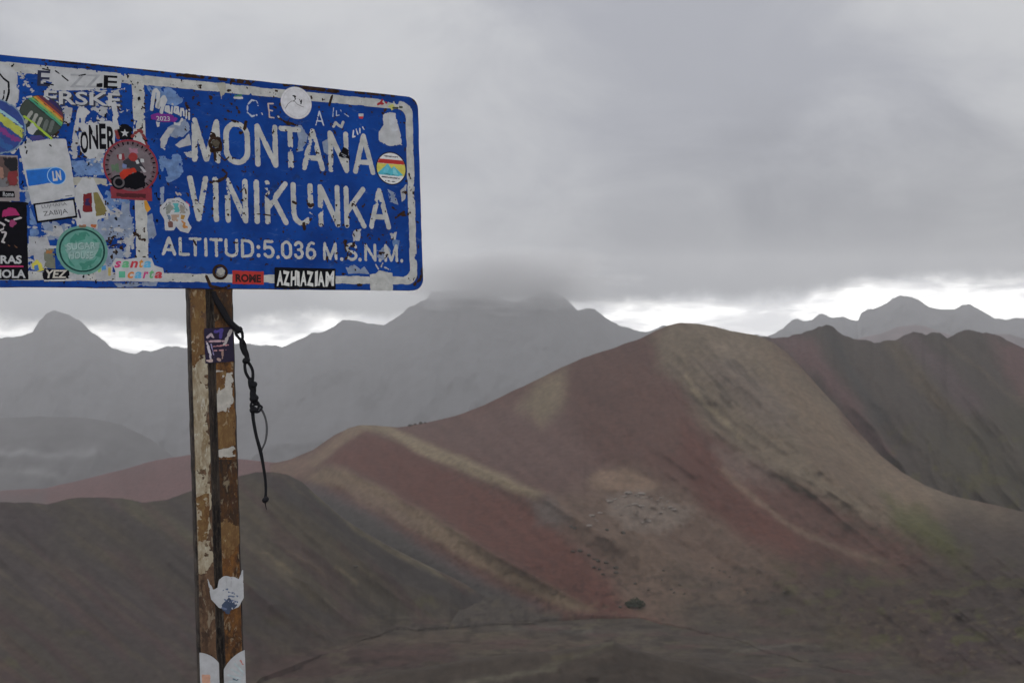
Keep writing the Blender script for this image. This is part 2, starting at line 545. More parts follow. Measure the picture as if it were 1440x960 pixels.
def paintB(x, y, t):
    c = np.tile(np.array(MAROON), x.shape + (1,))
    big = fbm(x / 120, y / 90, 4, 111)
    c = c * (0.85 + 0.3 * big)[..., None]
    # greyer, dustier upper face
    c = layer(c, x, y, [(560, 600), (640, 600), (740, 560), (800, 590), (860, 680), (800, 720), (700, 660)], (0.135, 0.096, 0.09), 24, 20, 60, 0.8, 1)
    c = layer(c, x, y, [(728, 575), (752, 540), (792, 517), (800, 540), (786, 575), (760, 598)], (0.215, 0.188, 0.142), 13, 8, 30, 0.85, 2)
    # strong red face between the two pale spurs
    c = layer(c, x, y, [(455, 648), (515, 606), (560, 625), (640, 668), (740, 712), (830, 790), (900, 862), (835, 862), (700, 775), (600, 715), (520, 668)], RED, 8, 7, 40, 0.95, 3)
    c = layer(c, x, y, [(380, 655), (430, 640), (490, 602), (510, 606), (465, 636), (430, 668), (380, 680)], (0.175, 0.128, 0.105), 6, 5, 30, 0.9, 4)
    # slate + mauve left flank of the lower spur
    c = layer(c, x, y, [(380, 672), (440, 676), (490, 700), (560, 742), (650, 800), (760, 855), (700, 870), (560, 800), (380, 720)], (0.105, 0.088, 0.090), 9, 7, 40, 1, 5)
    c = layer(c, x, y, [(440, 690), (500, 715), (580, 765), (680, 825), (740, 850), (700, 852), (600, 808), (500, 745), (430, 705)], SLATE, 7, 6, 40, 1, 6)
    c = layer(c, x, y, [(428, 672), (455, 655), (490, 659), (520, 676), (600, 722), (680, 772), (760, 818), (840, 858), (800, 857), (700, 812), (620, 766), (540, 716), (480, 684)], (0.200, 0.160, 0.122), 7, 5, 30, 0.95, 7)
    c = layer(c, x, y, [(480, 675), (520, 690), (600, 745), (580, 745), (500, 705)], (0.19, 0.15, 0.125), 7, 6, 30, 0.7, 8)
    c = layer(c, x, y, [(560, 800), (640, 828), (720, 850), (790, 862), (800, 905), (540, 905)], (0.086, 0.078, 0.072), 9, 7, 40, 1, 33)
    # pale upper spur
    c = layer(c, x, y, [(485, 604), (508, 597), (545, 600), (600, 621), (660, 646), (720, 675), (764, 696), (752, 702), (680, 674), (600, 643), (548, 613), (515, 605)], (0.245, 0.212, 0.160), 6, 4, 30, 0.95, 9)
    c = layer(c, x, y, [(430, 650), (470, 620), (500, 599), (512, 604), (480, 628), (445, 656)], (0.21, 0.165, 0.128), 4, 4, 30, 0.8, 10)
    # apron of pinkish scree
    c = layer(c, x, y, [(770, 705), (830, 680), (900, 660), (960, 690), (1020, 720), (1090, 780), (1200, 860), (1150, 910), (960, 880), (890, 855), (840, 800)], (0.150, 0.115, 0.096), 22, 18, 60, 0.9, 11)
    c = layer(c, x, y, [(825, 672), (845, 662), (890, 660), (925, 676), (920, 690), (870, 692), (835, 684)], (0.235, 0.180, 0.145), 6, 6, 20, 0.9, 12)
    c = layer(c, x, y, [(855, 702), (880, 693), (940, 702), (975, 715), (960, 735), (920, 745), (880, 745), (858, 725)], (0.22, 0.192, 0.172), 9, 12, 18, 0.8, 13)
    c = layer(c, x, y, [(745, 700), (775, 700), (800, 730), (785, 745), (755, 735)], (0.135, 0.125, 0.12), 10, 8, 30, 0.7, 14)
    c = layer(c, x, y, [(840, 735), (900, 745), (960, 780), (1040, 830), (1000, 850), (900, 810)], (0.165, 0.128, 0.105), 18, 16, 40, 0.7, 15)
    # broad khaki / tan shoulder
    c = layer(c, x, y, [(917, 470), (938, 450), (1000, 450), (1064, 465), (1110, 495), (1180, 570), (1240, 635), (1300, 680), (1440, 715), (1760, 800), (1760, 880), (1440, 810), (1340, 775), (1260, 745), (1180, 712), (1110, 668), (1050, 640), (1000, 600), (955, 550), (922, 508)],
              (0.190, 0.163, 0.132), 14, 15, 50, 1, 16)
    c = layer(c, x, y, [(1060, 490), (1095, 500), (1150, 560), (1240, 655), (1330, 715), (1300, 735), (1200, 670), (1110, 570)], (0.208, 0.170, 0.136), 14, 12, 40, 0.8, 17)
    c = layer(c, x, y, [(985, 510), (1030, 505), (1085, 545), (1120, 600), (1080, 600), (1020, 560)], (0.175, 0.15, 0.135), 16, 14, 24, 0.7, 18)
    c = layer(c, x, y, [(990, 480), (1030, 478), (1060, 495), (1030, 505), (995, 498)], (0.26, 0.225, 0.19), 7, 10, 16, 0.6, 19)
    c = layer(c, x, y, [(1110, 590), (1180, 640), (1260, 720), (1230, 725), (1150, 660)], (0.185, 0.145, 0.118), 12, 10, 40, 0.6, 20)
    c = line_layer(c, x, y, [(960, 530), (1000, 580), (1045, 620)], (0.30, 0.265, 0.2), 5, 8, 20, 0.6, 21)
    c = line_layer(c, x, y, [(945, 520), (985, 570), (1030, 612)], (0.105, 0.085, 0.075), 4, 8, 20, 0.5, 22)
    # red tongues under the shoulder
    c = layer(c, x, y, [(960, 590), (1010, 640), (1060, 690), (1130, 740), (1220, 790), (1150, 795), (1060, 765), (990, 715), (950, 650)], RED, 14, 12, 40, 0.9, 23)
    c = line_layer(c, x, y, [(1016, 662), (1050, 692), (1090, 725), (1140, 755), (1180, 772), (1240, 790)], (0.215, 0.165, 0.135), 5, 5, 30, 0.85, 24)
    c = layer(c, x, y, [(1000, 625), (1060, 640), (1100, 680), (1060, 680), (1020, 655)], (0.2, 0.165, 0.15), 10, 14, 16, 0.6, 25)
    # lower right: dull greens and plum ground
    c = layer(c, x, y, [(1150, 770), (1240, 790), (1330, 800), (1440, 830), (1760, 900), (1760, 1000), (1150, 1000), (1080, 900), (1010, 850), (1090, 830)], (0.066, 0.052, 0.045), 44, 30, 60, 0.95, 26)
    c = layer(c, x, y, [(1320, 715), (1440, 722), (1760, 790), (1760, 1000), (1380, 1000), (1330, 830), (1290, 760)], (0.058, 0.048, 0.045), 44, 28, 60, 0.9, 27)
    c = layer(c, x, y, [(1245, 700), (1290, 715), (1340, 745), (1360, 790), (1310, 780), (1260, 735)], (0.090, 0.095, 0.045), 16, 16, 24, 0.8, 28)
    c = line_layer(c, x, y, [(1100, 672), (1130, 690), (1150, 700)], (0.06, 0.055, 0.04), 4, 9, 16, 0.75, 29)
    c = line_layer(c, x, y, [(1180, 735), (1240, 750), (1290, 770), (1330, 790)], (0.085, 0.07, 0.055), 7, 12, 16, 0.6, 30)
    c = layer(c, x, y, [(1150, 880), (1210, 880), (1220, 915), (1160, 920)], (0.075, 0.076, 0.030), 12, 14, 20, 0.6, 31)
    c = layer(c, x, y, [(1300, 880), (1360, 890), (1440, 930), (1400, 960), (1300, 930)], (0.068, 0.050, 0.055), 22, 18, 30, 0.6, 32)
    # run-off streaks down the slope and mottling
    s = streaks(x, y, math.radians(40), 170, 9, 113)
    c = c * (0.84 + 0.32 * s)[..., None] * 0.86
    k = sstep(0.58, 0.74, fbm(x / 10, y / 6, 4, 114)) * sstep(740, 850, y)
    c = c * (1 - 0.45 * k)[..., None]
    k = sstep(0.62, 0.72, fbm(x / 12, y / 5, 4, 115)) * sstep(800, 880, y)
    c = c + (np.array((0.13, 0.11, 0.08)) - c) * (k * 0.4)[..., None]
    k = sstep(0.57, 0.70, fbm(x / 30, y / 13, 5, 119)) * sstep(760, 850, y) * sstep(1020, 1120, x)
    c = c + (np.array((0.078, 0.080, 0.040)) - c) * (k * 0.6)[..., None]
    k = sstep(0.55, 0.7, streaks(x, y, math.radians(47), 30, 5, 116)) * np.exp(-((x - 1010) / 70) ** 2 - ((y - 540) / 70) ** 2)
    c = c * (1 - 0.45 * k)[..., None]
    foot = (1 - sstep(0.03, 0.30, t + 0.25 * (fbm(x / 50, y / 20, 4, 118) - 0.5))) * sstep(900, 1000, x)
    return c + (val_col(x, y) - c) * foot[..., None]


crestB = pl([(380, 652), (410, 645), (440, 632), (470, 612), (490, 602), (505, 598), (530, 598), (560, 601), (580, 597), (600, 594), (640, 585), (680, 570), (720, 550), (760, 531), (790, 516), (820, 503),
             (860, 490), (900, 476), (920, 466), (940, 457), (955, 454), (980, 455), (1005, 459), (1030, 465), (1064, 471), (1085, 480), (1110, 499), (1140, 531), (1180, 575), (1210, 610), (1240, 641), (1270, 664),
             (1300, 682), (1340, 697), (1380, 706), (1440, 720), (1560, 752), (1760, 800)])
baseB = pl([(380, 880), (600, 884), (760, 872), (830, 866), (900, 868), (1000, 892), (1150, 934), (1300, 975), (1760, 1040)])
baseB0 = baseB
baseB = lambda x: baseB0(x) + (fbm(x / 70, x * 0, 4, 151) - 0.5) * 26 * sstep(880, 1000, x)
build_hill("banded_ridge", 380, 1760, 2, 210, crestB, baseB, pl([(380, 1020), (940, 960), (1064, 940), (1180, 860), (1300, 760), (1440, 690), (1760, 620)]),
           lambda x: valleyY(baseB(x)), relief=reliefB, paint=paintB, mat=terr, serr=(0.9, 20, 7), power=pl([(820, 1.1), (1000, 1.6), (1760, 1.6)]))


# --- the dark hill on the left
def reliefD(x, y, t):
    e = 1 - t ** 6
    s = streaks(x, y, math.radians(40), 330, 62, 121)
    s2 = streaks(x, y, math.radians(38), 130, 18, 122)
    r = -((1 - np.abs(2 * s - 1)) - 0.5) * 13 - (s2 - 0.5) * 3
    r -= 16 * np.exp(-line_dist(x, y, [(160, 700), (230, 735), (300, 780), (380, 850)]) / 30)
    r -= 18 * np.exp(-line_dist(x, y, [(350, 664), (430, 720), (520, 800), (640, 850)]) / 36)
    return r * e * np.clip((baseD(x) - crestD(x)) / 240, 0, 1) ** 1.3 * (0.15 + 0.85 * sstep(0.0, 0.25, t))


def paintD(x, y, t):
    c = np.tile(np.array((0.068, 0.061, 0.059)), x.shape + (1,))
    s = streaks(x, y, math.radians(40), 320, 40, 123)
    c = c + (np.array((0.080, 0.071, 0.060)) - c) * (sstep(0.45, 0.7, s) * 0.6)[..., None]
    c = layer(c, x, y, [(155, 694), (185, 697), (230, 720), (300, 770), (360, 830), (330, 830), (250, 760), (190, 720)], (0.11, 0.104, 0.075), 9, 8, 40, 0.7, 1)
    c = layer(c, x, y, [(235, 690), (270, 688), (360, 664), (420, 700), (520, 790), (560, 850), (430, 850), (330, 780), (290, 720)], (0.094, 0.083, 0.066), 18, 14, 50, 0.7, 2)
    c = layer(c, x, y, [(345, 660), (415, 664), (470, 720), (560, 775), (680, 828), (800, 858), (700, 862), (560, 815), (450, 740), (390, 690)], (0.060, 0.056, 0.056), 10, 9, 40, 0.85, 3)
    c = layer(c, x, y, [(0, 760), (120, 790), (240, 850), (330, 930), (200, 940), (60, 850)], (0.078, 0.066, 0.068), 40, 30, 70, 0.7, 4)
    c = layer(c, x, y, [(-100, 700), (0, 702), (80, 720), (60, 760), (-100, 760)], (0.066, 0.056, 0.060), 20, 16, 40, 0.7, 5)
    c = line_layer(c, x, y, [(440, 690), (500, 745), (560, 778), (640, 815), (720, 846), (800, 860)], (0.155, 0.14, 0.108), 4, 4, 30, 0.8, 6)
    for i, (a, b, l) in enumerate([(365, 775, 40), (390, 790, 24), (405, 772, 22), (470, 800, 40), (640, 818, 26), (430, 790, 30)]):
        c = line_layer(c, x, y, [(a, b), (a + l * .8, b + l * .5)], (0.19, 0.165, 0.12), 3.5, 7, 14, 0.5, 10 + i)
    for i, (a, b) in enumerate([(10, 935), (110, 890), (390, 872), (590, 846)]):
        c = layer(c, x, y, [(a - 16, b - 3), (a + 16, b - 4), (a + 20, b + 5), (a - 10, b + 5)], (0.12, 0.115, 0.05), 7, 9, 14, 0.35, 20 + i)
    s = streaks(x, y, math.radians(40), 120, 8, 125)
    k = sstep(0.55, 0.72, streaks(x, y, math.radians(34), 90, 9, 129))
    c = c + (np.array((0.13, 0.112, 0.085)) - c) * (k * 0.35)[..., None]
    k = sstep(0.55, 0.72, streaks(x, y, math.radians(44), 140, 16, 130))
    c = c + (np.array((0.078, 0.052, 0.055)) - c) * (k * 0.5)[..., None]
    c = c * (0.76 + 0.48 * s)[..., None] * 0.86
    foot = (1 - sstep(0.05, 0.45, t + 0.3 * (fbm(x / 60, y / 20, 4, 128) - 0.5))) * sstep(120, 420, x)
    return c + (val_col(x, y) - c) * foot[..., None]


crestD = pl([(-400, 735), (-100, 712), (0, 706), (40, 706), (65, 709), (95, 701), (110, 699), (150, 699), (170, 700), (200, 706), (235, 702), (262, 692), (300, 681), (335, 669), (360, 664), (385, 663), (405, 667), (425, 677),
             (450, 700), (480, 727), (520, 753), (560, 776), (640, 816), (690, 842), (740, 868), (780, 884), (860, 900)])
baseD = pl([(-400, 1030), (200, 1010), (350, 968), (450, 920), (520, 896), (640, 880), (800, 872), (860, 885)])
baseD0 = baseD
baseD = lambda x: baseD0(x) + (fbm(x / 60, x * 0, 4, 152) - 0.5) * 34 * sstep(760, 640, x)
build_hill("dark_hill", -400, 850, 2, 170, crestD, baseD, pl([(-400, 640), (0, 620), (360, 660), (450, 650), (560, 640), (700, 636), (850, 618)]),
           lambda x: valleyY(baseD(x)) - 2, relief=reliefD, paint=paintD, mat=terr, serr=(1.0, 26, 8), power=1.8)

# --- valley floor between
VP = np.arange(-460, 1840, 3, dtype=float)
vy = np.concatenate([np.linspace(1080, 850, 120), np.linspace(846, 800, 14)])
PX, PY = np.meshgrid(VP, vy)
Yv = valleyY(PY)
hv = (fbm(PX / 140, PY / 16, 5, 131) - 0.5) * 8 + (fbm(PX / 50, PY / 7, 4, 132) - 0.5) * 2.4
P = world_from(PX, PY, Yv)
P[..., 2] += hv * np.clip((1080 - PY) / 60, 0, 1) * (0.25 + 0.75 * sstep(60, 0, np.abs(PY - 950)))
P[-1, :, 2] = GROUND_Z - 3
P[-2, :, 2] -= 40
c = val_col(PX, PY)
idx = np.arange(PX.size).reshape(PX.shape)
q = np.stack([idx[:-1, :-1], idx[:-1, 1:], idx[1:, 1:], idx[1:, :-1]], -1).reshape(-1, 4)
grid_mesh("valley_floor", P.reshape(-1, 3), q, np.clip(c, .003, 1).reshape(-1, 3), terr)


def paintK(x, y, t):
    c = VAL * 0.9 * (0.7 + 0.6 * fbm(x / 50, y / 14, 5, 141))[..., None]
    c = line_layer(c, x, y, [(760, 938), (800, 926), (850, 909), (862, 905)], (0.12, 0.115, 0.09), 3, 4, 14, 0.5, 1)
    c = line_layer(c, x, y, [(780, 926), (805, 921)], (0.12, 0.11, 0.07), 3, 4, 12, 0.4, 2)
    return line_layer(c, x, y, [(640, 962), (720, 950), (780, 938)], (0.15, 0.145, 0.12), 4, 5, 14, 0.6, 3)


build_hill("knoll", 400, 1140, 3, 40, pl([(400, 985), (480, 966), (560, 948), (650, 933), (720, 922), (780, 919), (830, 911), (862, 905), (880, 913), (930, 928), (980, 937), (1060, 958), (1140, 990)]),
           pl([(400, 1075), (1140, 1080)]), pl([(400, 455), (1140, 460)]), pl([(400, 402), (1140, 402)]),
           relief=lambda x, y, t: (fbm(x / 60, y / 20, 4, 143) - 0.5) * 14 * (1 - t ** 4), paint=paintK, mat=terr, serr=(1.5, 40, 9), back=(8, 30, 60), fall=0.4, skirt=False)

# ------------------------------------------------------------------ the sign board
# plane of the board (pose solved from its edges); local axes: u right, v up, w towards the viewer; origin = lower right corner
RC = np.array([[0.86194785, 0.03015267, -0.50609951], [-0.01548549, 0.99932992, 0.03316496], [0.5067604, -0.02074927, 0.86183721]])
SC = 0.5 / 0.1704813                       # board height 0.5 m
O_C = np.array([-0.07787656, -0.0446618, 1.0])
toW = np.array([[1, 0, 0], [0, 0, 1], [0, -1, 0]], float)      # camera axes -> world axes
Uw, Vw = toW @ RC[:, 0], toW @ (-RC[:, 1])
Ww = np.cross(Uw, Vw)
Ow = toW @ (O_C * SC) + np.array([0, 0, CAM_Z])
SIGN_M = Matrix(((Uw[0], Vw[0], Ww[0], Ow[0]), (Uw[1], Vw[1], Ww[1], Ow[1]), (Uw[2], Vw[2], Ww[2], Ow[2]), (0, 0, 0, 1)))


def uv(p):
    d = np.array([(p[0] - CX) / F, (p[1] - CY) / F, 1.0])
    n = RC[:, 2]
    q = d * ((n @ O_C) / (n @ d)) - O_C
    return np.array([q @ RC[:, 0], -(q @ RC[:, 1])]) * SC


def uvs(pts):
    return [tuple(uv(p)) for p in pts]


def paint_mat(name, col, rough=0.45, var=0.12, scale=60.0, dirt=0.0, dirtcol=(0.06, 0.05, 0.04), bump=0.05, spec=0.18):
    m = bpy.data.materials.new(name)
    m.use_nodes = True
    t = m.node_tree
    b = t.nodes["Principled BSDF"]
    b.inputs["Specular IOR Level"].default_value = spec
    oc = N(t, "ShaderNodeTexCoord").outputs["Object"]
    n1 = noise_n(t, oc, scale, 6.0, 0.6)
    n2 = noise_n(t, oc, scale * 5, 5.0, 0.65)
    v = ramp_n(t, n1, 0.25, 0.75, 1 - var, 1 + var)
    c = mix_n(t, 1.0, (*col, 1), N(t, "ShaderNodeCombineColor", inp={0: v, 1: v, 2: v}).outputs[0], "MULTIPLY")
    if dirt:
        k = math_n(t, "MULTIPLY", ramp_n(t, n2, 0.60, 0.70), ramp_n(t, n1, 0.42, 0.62))
        c = mix_n(t, math_n(t, "MULTIPLY", k, dirt), c, (*dirtcol, 1))
    t.links.new(c, b.inputs["Base Color"])
    t.links.new(ramp_n(t, n1, 0.3, 0.7, rough - 0.1, rough + 0.15), b.inputs["Roughness"])
    bp = N(t, "ShaderNodeBump")
    bp.inputs["Strength"].default_value = bump
    bp.inputs["Distance"].default_value = 0.001
    t.links.new(n2, bp.inputs["Height"])
    t.links.new(bp.outputs[0], b.inputs["Normal"])
    return m


_mc = {}


def cm(col, rough=0.5, var=0.14):
    k = tuple(col) + (rough,)
    if k not in _mc:
        _mc[k] = paint_mat("print", col, rough, var, 70.0, 0.25)
    return _mc[k]


M_WHITE = paint_mat("white road paint", (0.45, 0.455, 0.44), 0.5, 0.20, 45, 1.0, (0.07, 0.055, 0.045))
M_STICK = paint_mat("white vinyl", (0.46, 0.47, 0.485), 0.45, 0.14, 40, 0.35, (0.25, 0.25, 0.26))
M_RESID = paint_mat("sticker glue and torn paper", (0.39, 0.40, 0.42), 0.7, 0.2, 50, 0.5, (0.2, 0.24, 0.33))
M_SCUFF = paint_mat("scuffed blue", (0.13, 0.22, 0.42), 0.6, 0.3, 60, 0.4, (0.35, 0.38, 0.42))
M_SCUF2 = paint_mat("scuffed grey blue", (0.22, 0.27, 0.37), 0.6, 0.25, 60, 0.5, (0.05, 0.10, 0.3))
M_RUST = paint_mat("rust", (0.036, 0.020, 0.014), 0.9, 0.5, 90, 0.8, (0.010, 0.007, 0.006), 0.4, 0.08)
M_BLACK = paint_mat("black print", (0.006, 0.006, 0.009), 0.6, 0.2, 70, 0.12, (0.10, 0.10, 0.11), 0.05, 0.06)
M_CREAM = paint_mat("yellowed tape", (0.38, 0.37, 0.32), 0.6, 0.15, 50, 0.3, (0.3, 0.28, 0.2))

# blue paint of the plate: faded, scuffed, rusting through
M_BLUE = bpy.data.materials.new("blue sign paint")
M_BLUE.use_nodes = True
t = M_BLUE.node_tree
b = t.nodes["Principled BSDF"]
b.inputs["Specular IOR Level"].default_value = 0.12
oc = N(t, "ShaderNodeTexCoord").outputs["Object"]
n1 = noise_n(t, oc, 9.0, 6.0, 0.6)
n2 = noise_n(t, oc, 70.0, 8.0, 0.65)
n3 = noise_n(t, map_n(t, oc, (3, 1, 0), (0, 0, 0.5), (1, 2.6, 1)), 26.0, 8.0, 0.7, 0.6)
c = mix_n(t, ramp_n(t, n1, 0.3, 0.7), (0.001, 0.030, 0.19, 1), (0.003, 0.058, 0.31, 1))
c = mix_n(t, math_n(t, "MULTIPLY", ramp_n(t, n3, 0.57, 0.72), 0.5), c, (0.09, 0.16, 0.33, 1))
c = mix_n(t, math_n(t, "MULTIPLY", ramp_n(t, noise_n(t, map_n(t, oc, (9, 4, 0)), 34.0, 7.0, 0.68), 0.56, 0.70), 0.55), c, (0.010, 0.022, 0.07, 1))
c = mix_n(t, math_n(t, "MULTIPLY", ramp_n(t, n2, 0.63, 0.70), ramp_n(t, n1, 0.45, 0.6)), c, (0.055, 0.035, 0.03, 1))
t.links.new(c, b.inputs["Base Color"])
t.links.new(ramp_n(t, n2, 0.3, 0.7, 0.32, 0.62), b.inputs["Roughness"])
bp = N(t, "ShaderNodeBump")
bp.inputs["Strength"].default_value = 0.12
bp.inputs["Distance"].default_value = 0.002
t.links.new(n2, bp.inputs["Height"])
t.links.new(bp.outputs[0], b.inputs["Normal"])


# ---- sheets cut along the zero line of a distance field (marching squares)
class Sheets:
    def __init__(self):
        self.v, self.f, self.m, self.mats = [], [], [], []

    def mi(self, mat):
        if mat not in self.mats:
            self.mats.append(mat)
        return self.mats.index(mat)

    def cut(self, sdf, bbox, mat, z, res=0.0012):
        """sdf(u, v) < 0 is kept"""
        x0, y0, x1, y1 = bbox
        nx, ny = int((x1 - x0) / res) + 2, int((y1 - y0) / res) + 2
        xs, ys = x0 + np.arange(nx) * res, y0 + np.arange(ny) * res
        X, Y = np.meshgrid(xs, ys)
        D = sdf(X, Y)
        D = np.where(np.abs(D) < 1e-9, 1e-9, D)
        S = D < 0
        cnt = S[:-1, :-1] * 1 + S[:-1, 1:] * 1 + S[1:, 1:] * 1 + S[1:, :-1] * 1
        k = self.mi(mat)
        V, Fa = self.v, self.f
        full = cnt == 4
        for j in range(ny - 1):
            row = full[j]
            if not row.any():
                continue
            e = np.flatnonzero(np.diff(np.concatenate([[0], row.astype(np.int8), [0]])))
            for a, b_ in zip(e[::2], e[1::2]):
                n = len(V)
                V += [(xs[a], ys[j], z), (xs[b_], ys[j], z), (xs[b_], ys[j + 1], z), (xs[a], ys[j + 1], z)]
                Fa.append((n, n + 1, n + 2, n + 3))
                self.m.append(k)
        for j, i in zip(*np.nonzero((cnt > 0) & (cnt < 4))):
            cs = [(i, j), (i + 1, j), (i + 1, j + 1), (i, j + 1)]
            pts = []
            for q in range(4):
                (ia, ja), (ib, jb) = cs[q], cs[(q + 1) % 4]
                da, db = D[ja, ia], D[jb, ib]
                if da < 0:
                    pts.append((xs[ia], ys[ja], z))
                if (da < 0) != (db < 0):
                    tt = da / (da - db)
                    pts.append((xs[ia] + (xs[ib] - xs[ia]) * tt, ys[ja] + (ys[jb] - ys[ja]) * tt, z))
            if len(pts) >= 3:
                n = len(V)
                V += pts
                Fa.append(tuple(range(n, n + len(pts))))
                self.m.append(k)
        return self

    def poly(self, pts, mat, z, chip=0.0, rnd=0.0, wl=0.008, seed=0, res=0.0012, px=True, hole=None):
        P = uvs(pts) if px else pts
        a = np.array(P)
        pad = 0.006
        bb = (a[:, 0].min() - pad, a[:, 1].min() - pad, a[:, 0].max() + pad, a[:, 1].max() + pad)

        def sdf(x, y):
            d = poly_sdf(x, y, P) - rnd
            if hole is not None:
                d = np.maximum(d, -hole(x, y))
            return d + wear(x, y, chip, wl, seed)
        return self.cut(sdf, bb, mat, z, res)

    def disc(self, c, r, mat, z, r_in=None, chip=0.0, wl=0.008, seed=0, res=0.001, clip=None):
        cu, cv = uv(c)

        def sdf(x, y):
            q = np.hypot(x - cu, y - cv)
            d = q - r
            if r_in is not None:
                d = np.maximum(d, r_in - q)
            if clip is not None:
                d = np.maximum(d, clip(x, y))
            return d + wear(x, y, chip, wl, seed)
        return self.cut(sdf, (cu - r - .003, cv - r - .003, cu + r + .003, cv + r + .003), mat, z, res)

    def strokes(self, lines, w, mat, z, chip=0.0, wl=0.008, seed=0, res=0.001, px=True, clip=None):
        L = [uvs(l) if px else l for l in lines]
        a = np.array([p for l in L for p in l])
        pad = w / 2 + 0.003
        bb = (a[:, 0].min() - pad, a[:, 1].min() - pad, a[:, 0].max() + pad, a[:, 1].max() + pad)

        def sdf(x, y):
            d = np.full(x.shape, 1e9)
            for l in L:
                d = np.minimum(d, line_dist(x, y, l))
            d = d - w / 2
            if clip is not None:
                d = np.maximum(d, clip(x, y))
            return d + wear(x, y, chip, wl, seed)
        return self.cut(sdf, bb, mat, z, res)

    def text(self, s, bl, br, tl, mat, z, bold=0.0, shear=0.0):
        """writing fitted to a slanted box: lower left, lower right, upper left (photo pixels)"""
        vs_, fs_ = glyphs(s, bold, shear)
        a = np.array(vs_)
        x0, x1, y1 = a[:, 0].min(), a[:, 0].max(), a[:, 1].max()
        y0 = min(0.0, a[:, 1].min()) if not any(ch in "gjpqy" for ch in s) else 0.0
        B, R_, T_ = uv(bl), uv(br), uv(tl)
        n = len(self.v)
        for x, y in vs_:
            p = B + (R_ - B) * ((x - x0) / (x1 - x0)) + (T_ - B) * ((y - y0) / (y1 - y0))
            self.v.append((p[0], p[1], z))
        k = self.mi(mat)
        for f in fs_:
            self.f.append(tuple(n + i for i in f))
            self.m.append(k)
        return self

    def build(self, name, parent, label=None):
        o = mesh_obj(name, self.v, self.f, self.mats, parent, self.m)
        if label:
            o["label"] = label
        return o


def wear(x, y, chip, wl, seed):
    if chip <= 0:
        return 0.0
    n = fbm(x / wl, y / wl, 5, 500 + seed, 0.6)
    return chip * sstep(0.52, 0.72, n) * 0.9 + (n - 0.5) * chip * 0.35


_gl = {}


def glyphs(s, bold, shear):
    k = (s, bold, shear)
    if k not in _gl:
        cu = bpy.data.curves.new("glyph", "FONT")
        cu.body = s
        cu.offset = bold
        cu.shear = shear
        cu.resolution_u = 3
        cu.fill_mode = "FRONT"
        ob = bpy.data.objects.new("glyph", cu)
        scene.collection.objects.link(ob)
        dg = bpy.context.evaluated_depsgraph_get()
        me = bpy.data.meshes.new_from_object(ob.evaluated_get(dg))
        _gl[k] = ([(v.co.x, v.co.y) for v in me.vertices], [tuple(p.vertices) for p in me.polygons])
        bpy.data.objects.remove(ob)
        bpy.data.curves.remove(cu)
        bpy.data.meshes.remove(me)
    return _gl[k]


sign = bpy.data.objects.new("altitude_sign", None)
sign.empty_display_size = 0.1
sign.matrix_world = SIGN_M
link(sign)
tag(sign, "weathered blue metal altitude sign covered in stickers, white lettering", "sign")

BW, BH, BR = 1.20, 0.5, 0.030            # board: width, height, corner radius


def rrect(x, y, x0, y0, x1, y1, r):
    qx = np.abs(x - (x0 + x1) / 2) - (x1 - x0) / 2 + r
    qy = np.abs(y - (y0 + y1) / 2) - (y1 - y0) / 2 + r
    return np.hypot(np.maximum(qx, 0), np.maximum(qy, 0)) + np.minimum(np.maximum(qx, qy), 0) - r


# plate: outline with rounded corners, edges nicked, thickness 2.5 mm with a bevel
out = []
for cxx, cyy, a0 in ((-BR, BR, -90), (-BR, BH - BR, 0), (-BW + BR, BH - BR, 90), (-BW + BR, BR, 180)):
    for k in range(10):
        a = math.radians(a0 + k * 10)
        out.append((cxx + BR * math.cos(a), cyy + BR * math.sin(a)))
dense = []
for i in range(len(out)):
    a, b_ = np.array(out[i]), np.array(out[(i + 1) % len(out)])
    n = max(1, int(np.linalg.norm(b_ - a) / 0.01))
    dense += [tuple(a + (b_ - a) * k / n) for k in range(n)]
ctr = np.array([-BW / 2, BH / 2])
nv = len(dense)
V, Fc, mi = [], [], []
rings = [(0.0, -0.0035), (0.0, -0.0006), (0.0006, 0.0)]
for ins, z in rings:
    for i, p in enumerate(dense):
        p = np.array(p)
        a_, b_ = np.array(dense[i - 1]), np.array(dense[(i + 1) % nv])
        tn = b_ - a_
        nn = np.array([-tn[1], tn[0]]) / np.linalg.norm(tn)
        w_ = (vnoise(i * 0.21, 3.0, 9) - 0.5) * 0.0012
        q_ = p + nn * (ins + w_)
        V.append((q_[0], q_[1], z))
for r_ in range(2):
    for i in range(nv):
        j = (i + 1) % nv
        Fc.append((r_ * nv + i, r_ * nv + j, (r_ + 1) * nv + j, (r_ + 1) * nv + i))
        mi.append(1)
Fc.append(tuple(range(2 * nv, 3 * nv)))
mi.append(0)
Fc.append(tuple(range(nv - 1, -1, -1)))
mi.append(2)
M_GALV = paint_mat("bare grey sign back", (0.30, 0.31, 0.32), 0.5, 0.15, 30, 0.6, (0.1, 0.05, 0.03))
mesh_obj("plate", V, Fc, [M_BLUE, M_RUST, M_GALV], sign, mi)

mm = 0.001
# ---- white border and divider
bo = (-BW + 0.016, 0.0150, -0.0165, BH - 0.0145)     # outer edge of the white line
LW = 0.0205
divL, divR = uv((186, 126))[0], uv((203, 126))[0]


